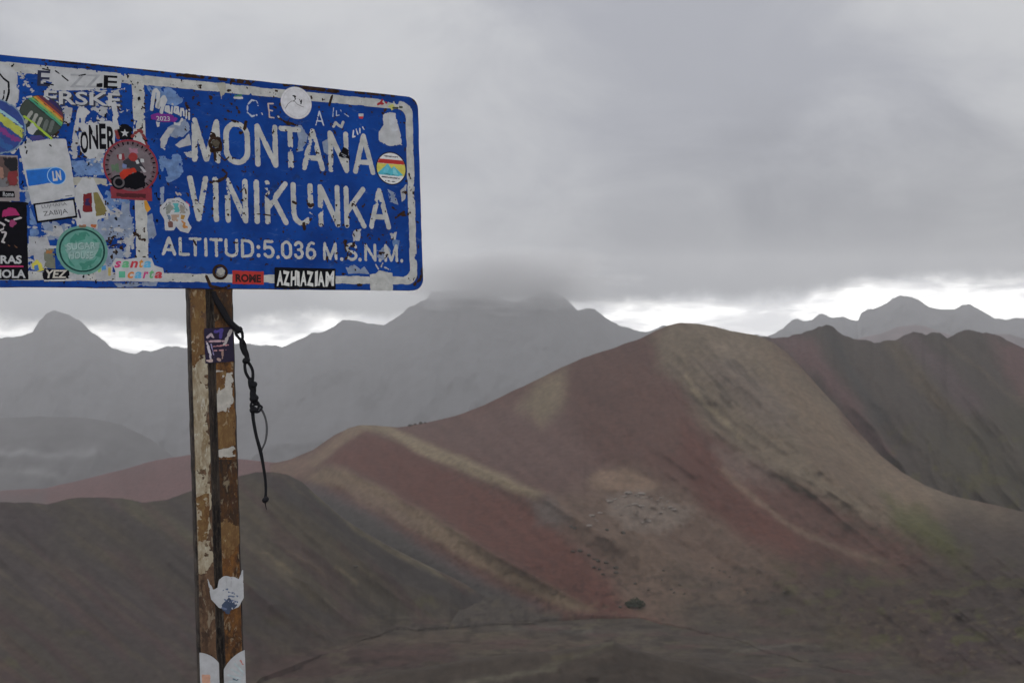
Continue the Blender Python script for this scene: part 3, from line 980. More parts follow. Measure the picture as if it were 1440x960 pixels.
def border(x, y):
    d = rrect(x, y, *bo, 0.030)
    di = rrect(x, y, bo[0] + LW, bo[1] + LW, bo[2] - LW, bo[3] - LW * 1.05, 0.020)
    d = np.maximum(d, -di)
    dv = np.maximum(np.abs(x - (divL + divR) / 2) - (divR - divL) / 2, np.abs(y - BH / 2) - BH / 2 + 0.03)
    # the divider has worn away behind the round stickers
    d = np.minimum(d, dv)
    return d + wear(x, y, 0.0016, 0.02, 3) + wear(x, y, 0.010, 0.022, 4) * (fbm(x / 0.09, y / 0.09, 3, 77) > 0.65)


Sheets().cut(border, (-BW, 0, 0, BH), M_WHITE, 0.20 * mm, 0.0016).build("border_line", sign, "chipped white painted border and divider line")


# ---- painted lettering: round-ended strokes
def arc(cx_, cy_, rx, ry, a0, a1, n=10):
    return [(cx_ + rx * math.cos(math.radians(a0 + (a1 - a0) * k / n)), cy_ + ry * math.sin(math.radians(a0 + (a1 - a0) * k / n))) for k in range(n + 1)]


OV = arc(.5, .70, .5, .30, 0, 180) + arc(.5, .30, .5, .30, 180, 360) + [(1, .70)]
GL = {
    "M": [[(0, 0), (0.02, 1), (.5, 0.02), (.98, 1), (1, 0)]], "O": [OV], "0": [OV], "N": [[(0, 0), (0, 1), (1, 0), (1, 1)]],
    "T": [[(0, 1), (1, 1)], [(.5, 1), (.5, 0)]], "A": [[(0, 0), (.5, 1), (1, 0)], [(.17, .27), (.83, .27)]],
    "V": [[(0, 1), (.5, 0), (1, 1)]], "I": [[(.5, 0), (.5, 1)]], "K": [[(0, 0), (0, 1)], [(1, 1), (.02, .36)], [(.36, .60), (1, 0)]],
    "U": [[(0, 1)] + arc(.5, .28, .5, .28, 180, 360) + [(1, 1)]], "L": [[(0, 1), (0, 0), (1, 0)]],
    "D": [[(0, 0), (0, 1), (.4, 1)] + arc(.4, .68, .6, .32, 90, 0, 6) + arc(.4, .32, .6, .32, 0, -90, 6) + [(0, 0)]],
    "S": [arc(.5, .75, .5, .25, 20, 180, 8) + [(.02, .66), (.2, .55), (.8, .45), (.98, .34)] + arc(.5, .25, .5, .25, 0, -160, 8)],
    "5": [[(.92, 1), (.12, 1), (.04, .54), (.22, .62)] + arc(.5, .32, .5, .32, 90, -150, 10)],
    "3": [arc(.48, .77, .46, .23, 160, -80, 9) + [(.42, .54)], arc(.48, .28, .52, .27, 85, -160, 10)],
    "6": [[(.86, .95), (.6, 1.0), (.3, .92), (.08, .62), (0, .3)] + arc(.5, .3, .5, .3, 180, 540, 16)],
    ".": [[(.5, 0), (.5, .005)]], ":": [[(.5, 0.08), (.5, .085)], [(.5, .62), (.5, .625)]],
}


def lettering(txt, spans, top, bot, w, extra=None, seed=0, label=None):
    """spans: photo x of each letter; top/bot: lines through (x0, y0, x1, y1)"""
    S = Sheets()
    ty = lambda x: top[1] + (top[3] - top[1]) * (x - top[0]) / (top[2] - top[0])
    by = lambda x: bot[1] + (bot[3] - bot[1]) * (x - bot[0]) / (bot[2] - bot[0])
    for i, (ch, sp) in enumerate(zip(txt, spans)):
        a, b_ = sp
        xm = (a + b_) / 2
        u0, u1 = uv((a, by(xm)))[0] + w / 2, uv((b_, by(xm)))[0] - w / 2
        v0, v1 = uv((xm, by(xm)))[1] + w / 2, uv((xm, ty(xm)))[1] - w / 2
        if u1 < u0:
            u0 = u1 = (u0 + u1) / 2
        L = [[(u0 + (u1 - u0) * x, v0 + (v1 - v0) * y) for x, y in l] for l in GL[ch]]
        ww = w * (1.25 if ch in ".:" else 1.0)
        # rough stencil edge + chips
        P = [p for l in L for p in l]
        aa = np.array(P)
        pad = ww / 2 + 0.003
        bb = (aa[:, 0].min() - pad, aa[:, 1].min() - pad, aa[:, 0].max() + pad, aa[:, 1].max() + pad)

        def sdf(x, y, L=L, ww=ww, i=i):
            d = np.full(x.shape, 1e9)
            for l in L:
                d = np.minimum(d, line_dist(x, y, l))
            return d - ww / 2 + wear(x, y, 0.0012, 0.006, seed) + wear(x, y, w * 0.8, 0.013, 40 + seed) * (fbm(x / 0.06, y / 0.06, 3, 78 + seed) > 0.70)
        S.cut(sdf, bb, M_WHITE, 0.22 * mm, 0.0009)
    if extra:
        extra(S)
    return S.build("lettering", sign, label)


T1 = (290, 166.5, 512, 188)
B1 = (290, 229, 512, 245.5)
lettering("MONTANA", [(270, 310.5), (315, 352.5), (359, 391.5), (393, 425), (424.5, 457), (462, 491), (496.5, 528)], T1, B1, 0.0132,
          lambda S: S.strokes([[(469, 178), (472, 172.5), (476, 176.5), (480, 178.5), (482.5, 172)]], 0.007, M_WHITE, 0.22 * mm), 1, "white painted word MONTAÑA")
T2 = (280, 247, 535, 264.5)
B2 = (280, 311.5, 535, 322.5)
lettering("VINIKUNKA", [(264.5, 294.5), (299.5, 309), (317, 349.5), (357, 366.5), (373, 406), (410, 441), (448, 479), (484.5, 515.5), (519, 550)], T2, B2, 0.0132, None, 2, "white painted word VINIKUNKA")
T3 = (238, 332.5, 550, 343.5)
B3 = (238, 359.5, 550, 368.5)
lettering("ALTITUD:5.036M.S.N.M.", [(227.5, 248), (251.5, 267.5), (265.5, 284), (287, 292.5), (295, 314), (316, 335.5), (339, 357.5), (361.5, 366), (370, 386.5), (389, 393.5), (395.5, 411), (413.5, 427.5), (430, 445),
          (454.5, 474.5), (478.5, 483), (486.5, 503), (504, 508.5), (512.5, 529.5), (532.5, 537), (540.5, 560), (563, 567.5)], T3, B3, 0.0075, None, 3, "white painted line ALTITUD:5.036 M.S.N.M.")

# ---- scuffs, torn paper and glue left behind (flat, ragged)
S = Sheets()
for i, (pts, m_, ch) in enumerate([
        ([(58, 308), (100, 316), (98, 336), (62, 338)], M_SCUF2, .006), ([(118, 318), (160, 300), (190, 306), (188, 334), (150, 338), (128, 334)], M_SCUF2, .008),
        ([(40, 332), (66, 334), (72, 352), (66, 378), (44, 380)], M_RESID, .008), ([(132, 352), (178, 348), (184, 360), (160, 374), (136, 384)], M_SCUF2, .008),
        ([(74, 316), (88, 318), (90, 332), (74, 334)], M_RESID, .004), ([(235, 180), (262, 166), (268, 182), (254, 196), (240, 192)], M_SCUF2, .006),
        ([(225, 196), (236, 180), (246, 180), (236, 196), (232, 212), (226, 208)], M_RESID, .004), ([(246, 204), (266, 188), (269, 204), (252, 208)], M_RESID, .002),
        ([(258, 214), (278, 210), (279, 222), (262, 222)], M_RESID, .003), ([(222, 220), (256, 216), (258, 246), (236, 258), (226, 238)], M_SCUFF, .012),
        ([(205, 305), (214, 300), (220, 330), (206, 350)], M_SCUF2, .008), ([(172, 282), (182, 280), (182, 296), (186, 312), (176, 322), (170, 300)], M_SCUF2, .007),
        ([(178, 342), (186, 328), (192, 330), (184, 344), (182, 356), (177, 352)], M_RESID, .003), ([(225, 264), (231, 262), (230, 288), (225, 290)], M_SCUF2, .003),
        ([(100, 205), (104, 180), (112, 200), (108, 222), (100, 226)], M_RESID, .004), ([(92, 150), (102, 152), (100, 172), (90, 176)], M_RESID, .005),
        ([(118, 214), (146, 200), (148, 236), (136, 242), (122, 230)], M_RESID, .009), ([(100, 226), (146, 222), (148, 246), (104, 248)], M_SCUFF, .01),
        ([(415, 176), (424, 176), (434, 192), (426, 212), (417, 214), (420, 196)], M_SCUF2, .003), ([(453, 200), (462, 194), (470, 204), (466, 220), (456, 216)], M_SCUF2, .003),
        ([(486, 376), (498, 372), (514, 384), (490, 385)], M_SCUF2, .004), ([(502, 384), (512, 374), (520, 386)], M_SCUF2, .003),
        ([(545, 266), (556, 272), (560, 288), (548, 284)], M_SCUF2, .006), ([(563, 268), (572, 258), (570, 280), (565, 284)], M_RESID, .002),
        ([(548, 328), (558, 326), (556, 338), (550, 336)], M_RESID, .003), ([(494, 324), (508, 322), (506, 340), (497, 340)], M_RESID, .004),
        ([(529, 350), (545, 346), (552, 356), (538, 368), (530, 362)], M_SCUF2, .006), ([(548, 336), (562, 338), (560, 350), (550, 348)], M_SCUFF, .006),
        ([(24, 118), (28, 116), (26, 140), (20, 160), (18, 140)], M_RESID, .003), ([(150, 268), (184, 284), (150, 300), (140, 286)], M_SCUFF, .012),
        ([(160, 398), (222, 396), (220, 402), (166, 404)], M_SCUF2, .004), ([(30, 262), (42, 262), (46, 286), (36, 290)], M_SCUF2, .006),
        ([(42, 290), (52, 316), (56, 334), (42, 334)], M_SCUFF, .008), ([(206, 120), (240, 124), (262, 140), (246, 150), (214, 140)], M_SCUFF, .012)]):
    S.poly(pts, m_, (0.12 + 0.0006 * i) * mm, ch, 0.0, 0.012, i)
S.build("torn_residue", sign, "pale torn paper and glue marks on the blue paint")

# ---- rust
S = Sheets()
for i, (l, w_, ch) in enumerate([
        ([(298, 192), (308, 196), (310, 210), (298, 212), (296, 200)], .010, .006), ([(302, 215), (303, 228), (308, 236), (318, 243), (317, 250), (306, 255), (296, 256)], .007, .006), ([(308, 218), (316, 226), (322, 221)], .003, .003),
        ([(346, 172), (344, 182), (338, 187)], .008, .005), ([(332, 150), (336, 158)], .007, .006), ([(468, 128), (466, 138), (463, 148)], .006, .003),
        ([(430, 282), (436, 290), (440, 288)], .008, .007), ([(427, 314), (428, 322), (424, 318)], .008, .006), ([(412, 284), (416, 286)], .006, .005), ([(436, 310), (440, 302)], .005, .004),
        ([(566, 302), (574, 300)], .010, .007), ([(556, 306), (568, 298)], .006, .006), ([(585, 312), (588, 314)], .007, .005), ([(580, 138), (588, 150), (590, 170)], .008, .006),
        ([(583, 400), (592, 392), (593, 378)], .008, .006), ([(250, 104), (300, 108), (330, 112), (350, 116)], .014, .009), ([(350, 120), (358, 114), (366, 112)], .006, .004),
        ([(400, 119), (440, 125), (475, 129)], .009, .006), ([(500, 130), (560, 136)], .006, .005), ([(60, 85), (150, 93), (200, 97)], .005, .005), ([(202, 98), (230, 102)], .005, .004), ([(290, 388), (296, 402), (312, 406), (322, 402)], .007, .005),
        ([(503, 401), (508, 400)], .007, .004), ([(333, 262), (338, 270), (344, 262), (346, 272)], .004, .005), ([(318, 280), (323, 280)], .007, .006), ([(320, 296), (321, 302)], .006, .005),
        ([(355, 302), (366, 301), (380, 303)], .003, .003), ([(462, 170), (468, 176)], .003, .003), ([(392, 166), (402, 172), (418, 176)], .006, .004), ([(262, 146), (266, 156), (262, 162)], .008, .007),
        ([(300, 186), (302, 192)], .006, .004), ([(316, 168), (334, 172)], .006, .006), ([(592, 200), (592, 240)], .003, .003), ([(592, 300), (594, 340)], .003, .003), ([(0, 404), (200, 404.5)], .0025, .002), ([(200, 405), (420, 406.5)], .0022, .002),
        ([(20, 176), (24, 184)], .004, .003), ([(440, 215), (448, 216)], .005, .004), ([(342, 363), (348, 366), (356, 364)], .004, .004), ([(272, 338), (276, 345)], .004, .003)]):
    S.strokes([l], w_, M_RUST, (0.30 + 0.0006 * i) * mm, ch, 0.009, 60 + i, 0.0009, clip=lambda x, y: rrect(x, y, -BW, 0, 0, BH, BR) + 0.0006)
S.build("rust_patch", sign, "dark rust breaking through the paint")

# tiny chips over the whole face
S = Sheets()
S.cut(lambda x, y: 0.765 - fbm(x / 0.010, y / 0.010, 4, 901, 0.6) - 0.10 * sstep(0.50, 0.75, fbm(x / 0.11, y / 0.11, 3, 902)), (-1.02, 0.01, -0.008, BH - 0.006), M_RUST, 0.345 * mm, 0.0014)
S.build("paint_chips", sign, "tiny rusty chips in the paint")["kind"] = "stuff"

# small flecks of torn paper over the crowded left field
S = Sheets()
S.cut(lambda x, y: np.maximum(0.665 - fbm(x / 0.016, y / 0.013, 5, 911, 0.62) - 0.09 * sstep(0.45, 0.7, fbm(x / 0.07, y / 0.07, 3, 912)), x - divL + 0.004), (-1.02, 0.016, divL, BH - 0.03), M_RESID, 0.36 * mm, 0.0013)
S.build("paper_flecks", sign, "pale flecks of torn paper on the left field")["kind"] = "stuff"
S = Sheets()
S.cut(lambda x, y: 0.745 - fbm(x / 0.008, y / 0.012, 5, 921, 0.62) - 0.06 * sstep(0.45, 0.7, fbm(x / 0.05, y / 0.05, 3, 922)), (-1.02, 0.006, divL + 0.06, BH - 0.01), M_BLACK, 0.40 * mm, 0.0012)
S.build("dirt_flecks", sign, "dark specks and scratches on the left field")["kind"] = "stuff"

# ---- stickers
PINK, PURPLE, TEAL = (0.50, 0.07, 0.16), (0.17, 0.02, 0.22), (0.20, 0.48, 0.40)
A0 = 0.45 * mm
DZ = 0.07 * mm
lv = lambda k: A0 + k * DZ


def sticker(label, S, name="sticker"):
    return S.build(name, sign, label)


# crest cut by the left edge of the picture
S = Sheets()
S.poly([(-60, 84), (12, 92), (23, 104), (24, 138), (12, 164), (-20, 176), (-60, 170)], M_STICK, lv(0), .003, .002, .012, 1)
S.strokes([[(-40, 98), (-4, 100), (4, 110), (12, 116), (12.5, 130), (9, 142), (-10, 160)]], .0042, M_BLACK, lv(1), .001)
S.strokes([[(6, 128), (5, 138), (0, 146)], [(-2, 126), (-1, 132)]], .003, M_BLACK, lv(1), .001)
sticker("white sticker with a black shield outline at the upper left", S)

# torn white sticker with two lines of lettering
S = Sheets()
S.poly([(48, 97), (110, 96), (170, 104), (170, 124), (120, 127), (62, 128), (74, 116), (58, 112)], M_STICK, lv(0), .005, 0, .012, 5)
S.text("E", (52, 121), (70, 122), (53, 99), cm((.02, .025, .06)), lv(1), .01)
S.text("ZZ", (98, 123), (142, 124), (98, 104), cm((.34, .35, .37)), lv(1), .01)
S.strokes([[(78, 100), (86, 106), (96, 114)], [(111, 107), (120, 105)], [(60, 97), (70, 99)], [(62, 117), (76, 120)]], .003, M_BLACK, lv(2), .0025, .006, 3)
S.text("E", (145.5, 124), (165, 125), (146, 106), M_BLACK, lv(1), .02)
S.poly([(132, 118), (144, 117), (144, 123), (136, 123)], M_BLACK, lv(2), .003)
S.text("ERSKE", (64, 148), (172, 152), (64, 129), cm((.03, .035, .06)), lv(0), .03)
S.text("ERSKE", (62, 146), (169, 150), (62, 127), M_STICK, lv(2), .02)
S.strokes([[(160, 146), (162, 158), (162, 172), (164, 180)]], .012, M_STICK, lv(1), .003, .01, 6)
S.strokes([[(165, 150), (169, 156)]], .004, M_RUST, lv(2), .002)
sticker("torn white sticker with two rows of block letters", S)

# round rainbow sticker
S = Sheets()
c0, r0 = (58.5, 163.5), 0.0455
cu, cv = uv(c0)
S.disc(c0, r0, cm((.025, .035, .03)), lv(3), chip=.002)


def band(c0, r0, off0, off1, ang):
    cu, cv = uv(c0)
    ca, sa = math.cos(ang), math.sin(ang)
    return lambda x, y: np.maximum(np.hypot(x - cu, y - cv) - r0, np.abs((x - cu) * sa + (y - cv) * ca - (off0 + off1) / 2) - (off1 - off0) / 2)


def banddisc(S, c0, r0, off0, off1, ang, mat, z, chip=.001):
    cu, cv = uv(c0)
    f_ = band(c0, r0, off0, off1, ang)
    S.cut(lambda x, y: f_(x, y) + wear(x, y, chip, .008, 7), (cu - r0, cv - r0, cu + r0, cv + r0), mat, z, .001)


AN = math.radians(40)
for o0, o1, cc in ((.036, .0455, (.03, .02, .10)), (.029, .036, (.10, .03, .06)), (.025, .029, (.42, .10, .03)), (.020, .025, (.50, .30, .05)), (.015, .020, (.15, .38, .12)), (.010, .015, (.05, .26, .17))):
    banddisc(S, c0, r0 - .0012, o0, o1, AN, cm(cc), lv(4))
banddisc(S, c0, r0 - .0012, -.026, .008, AN, cm((.045, .06, .05)), lv(4))
S.strokes([[(44, 158), (36, 172)], [(51, 162), (44, 177)], [(57.5, 167), (51, 181)]], .0075, cm((.30, .31, .28)), lv(5), .001)
S.strokes([[(66, 170), (62, 182)], [(74, 172), (70, 184)]], .008, cm((.12, .14, .13)), lv(5), .002)
S.strokes([[(34, 164), (48, 174), (60, 185), (72, 195)]], .0052, cm((.33, .48, .05)), lv(6), .001)
S.poly([(38, 180), (46, 173), (52, 182), (46, 190), (40, 188)], M_STICK, lv(7), .003)
S.poly([(42, 192), (58, 190), (66, 196), (54, 198), (44, 197)], cm((.06, .05, .20)), lv(6), .002)
S.strokes([[(62, 136), (68, 140)], [(38, 137), (44, 136)]], .004, M_STICK, lv(7), .002)
sticker("round dark sticker with diagonal rainbow stripes", S)

# round multicoloured sticker at the picture edge
S = Sheets()
c1, r1 = (-6, 178), 0.060
S.poly([(10, 160), (28, 152), (37, 156), (34, 172), (24, 180), (22, 170)], M_STICK, lv(2), .001, .003)
S.poly([(12, 162), (26, 155), (33, 158), (31, 170), (24, 176), (18, 172)], cm((.03, .13, .20)), lv(3), .002)
S.poly([(4, 152), (10, 142), (12, 153), (8, 156)], cm((.03, .13, .05)), lv(4), .001)
S.disc(c1, r1, cm((.16, .24, .34)), lv(4), chip=.002)
S.disc(c1, r1 - .003, cm((.03, .06, .24)), lv(5), chip=.002)
banddisc(S, c1, r1 - .004, .012, .030, math.radians(35), cm((.42, .45, .08)), lv(6), .003)
banddisc(S, c1, r1 - .004, .030, .037, math.radians(35), cm((.30, .50, .55)), lv(6), .003)
banddisc(S, c1, r1 - .004, -.006, .008, math.radians(35), cm((.20, .04, .20)), lv(6), .008)
banddisc(S, c1, r1 - .004, -.03, -.014, math.radians(35), cm((.03, .10, .30)), lv(6), .006)
S.strokes([[(28, 184), (33, 190), (32, 196), (26, 196)]], .0035, cm((.05, .08, .12)), lv(6), .001)
sticker("round blue sticker with a yellow stripe cut by the picture edge", S)
S = Sheets()
S.strokes([[(0, 205), (6, 208)], [(10, 202), (14, 208)], [(19, 203), (20, 212), (26, 208)], [(22, 196), (24, 199)]], .004, cm((.05, .03, .03)), lv(1), .003, .006)
S.strokes([[(2, 212), (10, 206), (18, 214), (24, 206)]], .008, M_STICK, lv(0), .004)
S.strokes([[(22, 197), (24, 200)]], .007, cm((.45, .17, .08)), lv(2), .003)
sticker("ragged scraps of paper under the round blue sticker", S)

# photo sticker with caption
S = Sheets()
S.poly([(-45, 217), (25, 219), (28, 283), (-45, 284)], cm((.26, .23, .23)), lv(0), .001)
S.poly([(-40, 219), (24.5, 221), (26, 262), (-40, 266)], cm((.10, .065, .06)), lv(1), .003)
S.poly([(4, 222), (24.5, 222), (25, 246), (14, 240), (6, 232)], cm((.012, .012, .016)), lv(2), .004)
S.poly([(12, 242), (25, 240), (26, 258), (16, 264), (10, 252)], cm((.20, .03, .035)), lv(3), .005)
S.poly([(-2, 234), (4, 236), (6, 250), (0, 260), (-8, 252)], cm((.30, .17, .13)), lv(3), .004)
S.poly([(-8, 250), (10, 250), (12, 262), (-8, 266)], cm((.15, .15, .16)), lv(4), .005)
S.poly([(-20, 268), (20, 269), (21, 278), (-20, 278)], M_BLACK, lv(5))
S.text("Rome", (4, 276.5), (19, 276.5), (4, 270), M_STICK, lv(6), .01)
sticker("dark reddish photo sticker with a black caption strip", S)

# tall white sticker with the blue band
S = Sheets()
S.poly([(27, 206), (60, 196), (92, 196), (99, 228), (106, 276), (45, 287), (34, 240)], M_STICK, lv(1), .001, .001)
S.poly([(36.5, 240), (80, 236), (86, 246), (82, 256), (40, 262)], cm((.012, .13, .50)), lv(2), .0008)
S.poly([(36, 238.5), (78, 234.5), (78, 236.2), (36.3, 240.2)], cm((.22, .42, .68)), lv(3))
S.disc((79.5, 247.5), .0195, cm((.30, .52, .75)), lv(4))
S.disc((79.5, 247.5), .0180, cm((.012, .14, .52)), lv(5))
S.text("LN", (74.5, 255), (86.5, 253.5), (73, 241), M_STICK, lv(6), .05)
S.strokes([[(92, 276), (101, 275)]], .0022, cm((.2, .2, .22)), lv(2), .001)
S.strokes([[(35, 206), (36, 208)], [(38, 212), (37, 216)], [(70, 204), (72, 206)], [(98, 210), (97, 216)], [(97, 200), (98, 206)]], .003, M_BLACK, lv(2), .002)
sticker("tall white sticker with a blue band and round LN badge", S)
S = Sheets()
S.poly([(46.5, 286.5), (105, 279), (108.8, 306), (52, 314)], M_BLACK, lv(2), .0005)
S.poly([(49.5, 288.5), (103, 281.5), (106.2, 303.5), (53.5, 310.8)], M_STICK, lv(3), .0003)
S.text("LUJMAFIA", (59.5, 294.5), (94.5, 290), (58, 288.8), cm((.10, .10, .11)), lv(4), -.004)
S.text("ZABIJA", (62, 306), (96, 301.8), (60.2, 297.6), cm((.06, .06, .065)), lv(4), 0)
sticker("white label with a thick black frame reading ZABIJA", S)

# worn cut-out sticker: loose colour patches only
S = Sheets()
S.poly([(106, 266), (117, 251), (130, 251), (137, 266), (153, 296), (148, 306), (136, 309), (136, 321), (110, 321), (107, 298)], M_STICK, lv(1), .004, .002, .012, 8)
S.poly([(131, 271), (137, 270), (151, 297), (147, 303), (135, 304)], cm((.19, .16, .055)), lv(2), .002)
S.poly([(117, 273), (129, 271), (130, 298), (116, 299)], cm((.16, .012, .016)), lv(2), .003)
S.poly([(119, 280), (126, 279), (127, 290), (119, 289)], cm((.03, .015, .07)), lv(3), .003)
S.poly([(111, 316), (121, 316), (121, 320), (111, 320)], cm((.40, .12, .04)), lv(2), .002)
S.poly([(127, 315), (136, 316), (134, 321), (128, 319)], cm((.40, .12, .04)), lv(2), .002)
S.strokes([[(110, 295), (113, 306)], [(149, 298), (148, 303)]], .004, cm((.05, .03, .08)), lv(3), .002)
sticker("torn white cut-out sticker with red and olive patches", S)
S = Sheets()
S.poly([(98, 250), (118, 248), (150, 252), (150, 261), (118, 259), (98, 262)], M_CREAM, lv(0), .003)
S.build("tape", sign, "strip of yellowed tape beside the motorcycle sticker")

# ONER + single A + star scrap
S = Sheets()
S.poly([(112, 178), (118, 172), (156, 170), (162, 178), (161, 208), (146, 216), (126, 224), (114, 214), (110, 196)], M_STICK, lv(0), .006, 0, .012, 9)
for ch, a, b_, y0, y1 in (("O", 112.5, 123, 184, 216), ("N", 124.5, 137, 176, 210), ("E", 139, 148, 174, 210), ("R", 150, 161, 178, 212)):
    S.text(ch, (a + 1, y1), (b_ + 1.5, y1), (a, y0), M_BLACK, lv(1), .03)
S.poly([(130, 186), (134, 186), (134, 192), (130, 191)], M_STICK, lv(2), .003)
sticker("black condensed letters ONER on a torn white sticker", S)
S = Sheets()
S.poly([(104, 182), (110, 152), (118, 150), (126, 158), (119, 166), (121, 184), (116, 186), (114, 178), (110, 178), (109, 184)], M_STICK, lv(1), .002, .001)
S.poly([(111.5, 166), (113.5, 166), (114.2, 173), (110.8, 173)], M_BLUE, lv(2), 0)
sticker("white cut-out letter A above the ONER sticker", S)
S = Sheets()
S.poly([(163, 182), (172, 174), (184, 176), (188, 188), (186, 198), (166, 196)], M_BLACK, lv(0), .004)
stp = []
for k in range(10):
    a = math.radians(90 + 36 * k)
    r_ = .0098 if k % 2 == 0 else .004
    u_, v_ = uv((175.5, 187.5))
    stp.append((u_ + r_ * math.cos(a), v_ + r_ * math.sin(a)))
S.poly(stp, M_STICK, lv(1), 0, px=False, res=.0007)
S.strokes([[(186, 192), (193, 184), (198, 184), (204, 196), (208, 206)], [(163, 184), (166, 194)]], .007, cm((.20, .03, .03)), lv(1), .004)
S.poly([(190, 194), (200, 188), (206, 204), (196, 202)], M_STICK, lv(0), .004)
sticker("black scrap with a white star above the motorcycle sticker", S)

# motorcycle sticker
S = Sheets()
cM = (184, 234)
rM = 0.0605
k0 = lv(4)
S.poly([(155, 262), (213, 264), (214, 283), (156, 279)], cm((.22, .03, .045)), lv(3), .001)
S.poly([(163, 271), (205, 273), (205, 279), (163, 277)], cm((.07, .01, .015)), lv(4), .002)
S.disc(cM, rM, cm((.24, .025, .04)), lv(4))
S.disc(cM, rM - .004, cm((.13, .085, .10)), lv(5), chip=.001)
S.disc(cM, rM - .0115, cm((.16, .13, .145)), lv(6), chip=.004)
for k in range(26):
    a = math.radians(-60 + k * 12.0)
    u_, v_ = uv(cM)
    p0 = (u_ + (rM - .0105) * math.cos(a), v_ + (rM - .0105) * math.sin(a))
    p1 = (u_ + (rM - .0060) * math.cos(a), v_ + (rM - .0060) * math.sin(a))
    S.strokes([[p0, p1]], .0034, M_BLACK, lv(7), .0012, .004, k, px=False)
S.poly([(174, 246), (196, 240), (206, 248), (204, 262), (190, 267), (176, 264)], M_BLACK, lv(7), .003)
S.disc((167, 256.5), .0165, M_BLACK, lv(8))
S.disc((167, 256.5), .0125, cm((.10, .09, .10)), lv(9), r_in=.0085)
S.poly([(168, 244), (174, 238), (190, 236), (192, 242), (182, 246), (174, 252), (170, 254)], cm((.42, .03, .012)), lv(9), .002)
S.poly([(172, 226), (180, 222), (196, 222), (204, 238), (196, 242), (182, 238), (176, 236)], cm((.03, .03, .04)), lv(8), .003)
S.disc((187, 221), .010, cm((.28, .03, .03)), lv(9), chip=.002)
S.poly([(190, 226), (194, 225), (196, 230), (192, 231)], M_STICK, lv(9), .002)
S.poly([(196, 222), (202, 224), (203, 229), (198, 229)], M_STICK, lv(9), .002)
S.poly([(196, 234), (200, 235), (206, 242), (202, 243)], cm((.4, .38, .4)), lv(9), .002)
S.poly([(172, 230), (178, 232), (178, 238), (172, 236)], cm((.16, .2, .38)), lv(9), .002)
S.poly([(164, 218), (174, 216), (176, 226), (166, 226)], cm((.20, .02, .03)), lv(7), .004)
S.poly([(167, 217), (171, 217), (171, 225), (167, 224)], M_STICK, lv(8), .002)
S.poly([(156, 232), (166, 230), (168, 242), (158, 242)], cm((.10, .16, .10)), lv(7), .006)
S.poly([(180, 208), (194, 208), (194, 216), (182, 216)], cm((.32, .16, .22)), lv(7), .004)
sticker("round red-rimmed sticker with a motorcycle racer", S)
S = Sheets()
S.poly([(202, 281), (206, 282), (212, 294), (207, 299), (204, 294)], cm((.55, .27, .03)), lv(1), .001)
sticker("small orange scrap under the motorcycle sticker", S)

# teal round sticker
S = Sheets()
cT = (115.5, 352)
S.disc(cT, .0545, cm((.12, .29, .245)), lv(2), chip=.001)
S.disc(cT, .0485, cm((.004, .045, .04)), lv(3), chip=.0004)
S.disc(cT, .0447, cm((.11, .30, .25)), lv(4), chip=.0004)
for i, pts in enumerate([[(96, 340), (106, 328), (122, 326), (120, 336), (104, 342)], [(120, 326), (134, 334), (138, 342), (126, 336)], [(92, 350), (98, 366), (106, 376), (98, 372)], [(110, 370), (132, 366), (138, 360), (130, 376), (116, 380)], [(134, 350), (144, 346), (142, 362), (134, 360)]]):
    S.poly(pts, cm((.05, .22, .165)), lv(5) + i * .004 * mm, .006, 0, .01, i)
S.poly([(90, 343), (140, 341), (138, 352), (130, 365), (98, 365), (92, 352)], cm((.22, .36, .335)), lv(6), .006, 0, .01, 21)
S.text("SUGAR", (95, 352), (135, 350), (94, 342), cm((.32, .45, .43)), lv(7), .02)
S.text("SUGAR", (95.8, 352.8), (135.8, 350.8), (94.8, 342.8), cm((.09, .22, .19)), lv(6) + .03 * mm, .02)
S.text("HOUSE", (97, 364), (130, 364), (98, 354), cm((.32, .45, .43)), lv(7), .02)
S.text("HOUSE", (97.8, 364.8), (130.8, 364.8), (98.8, 354.8), cm((.09, .22, .19)), lv(6) + .03 * mm, .02)
sticker("round teal sticker with a dark green ring", S)

# santa carta
S = Sheets()
S.poly([(159, 371), (163, 364), (176, 366), (196, 363), (212, 364), (216, 374), (228, 378), (231, 394), (164, 394), (163, 380)], M_STICK, lv(3), .0006, .002)
x = 160.0
for ch, a, b_, cc in (("s", 160.5, 170, (.50, .05, .17)), ("a", 171, 181.5, (.12, .40, .20)), ("n", 182.5, 193.5, (.48, .04, .06)), ("t", 195, 201, (.55, .24, .05)), ("a", 201.5, 212.5, (.10, .38, .62))):
    S.text(ch, (a, 376.5), (b_, 376.5), (a + .6, 364 if ch == "t" else 367), cm(cc), lv(4), .035, .2)
for ch, a, b_, cc in (("c", 179, 188, (.58, .20, .05)), ("a", 189, 199, (.10, .38, .62)), ("r", 200.5, 208.5, (.50, .05, .20)), ("t", 209.5, 216, (.12, .38, .16)), ("a", 217, 228, (.48, .04, .06))):
    S.text(ch, (a, 391.5), (b_, 391.5), (a + .6, 379 if ch == "t" else 382), cm(cc), lv(4), .035, .2)
S.poly([(167, 381.5), (176, 381.5), (176, 390.5), (167, 390.5)], cm((.10, .40, .26)), lv(4))
sticker("white sticker with multicoloured words santa carta", S)

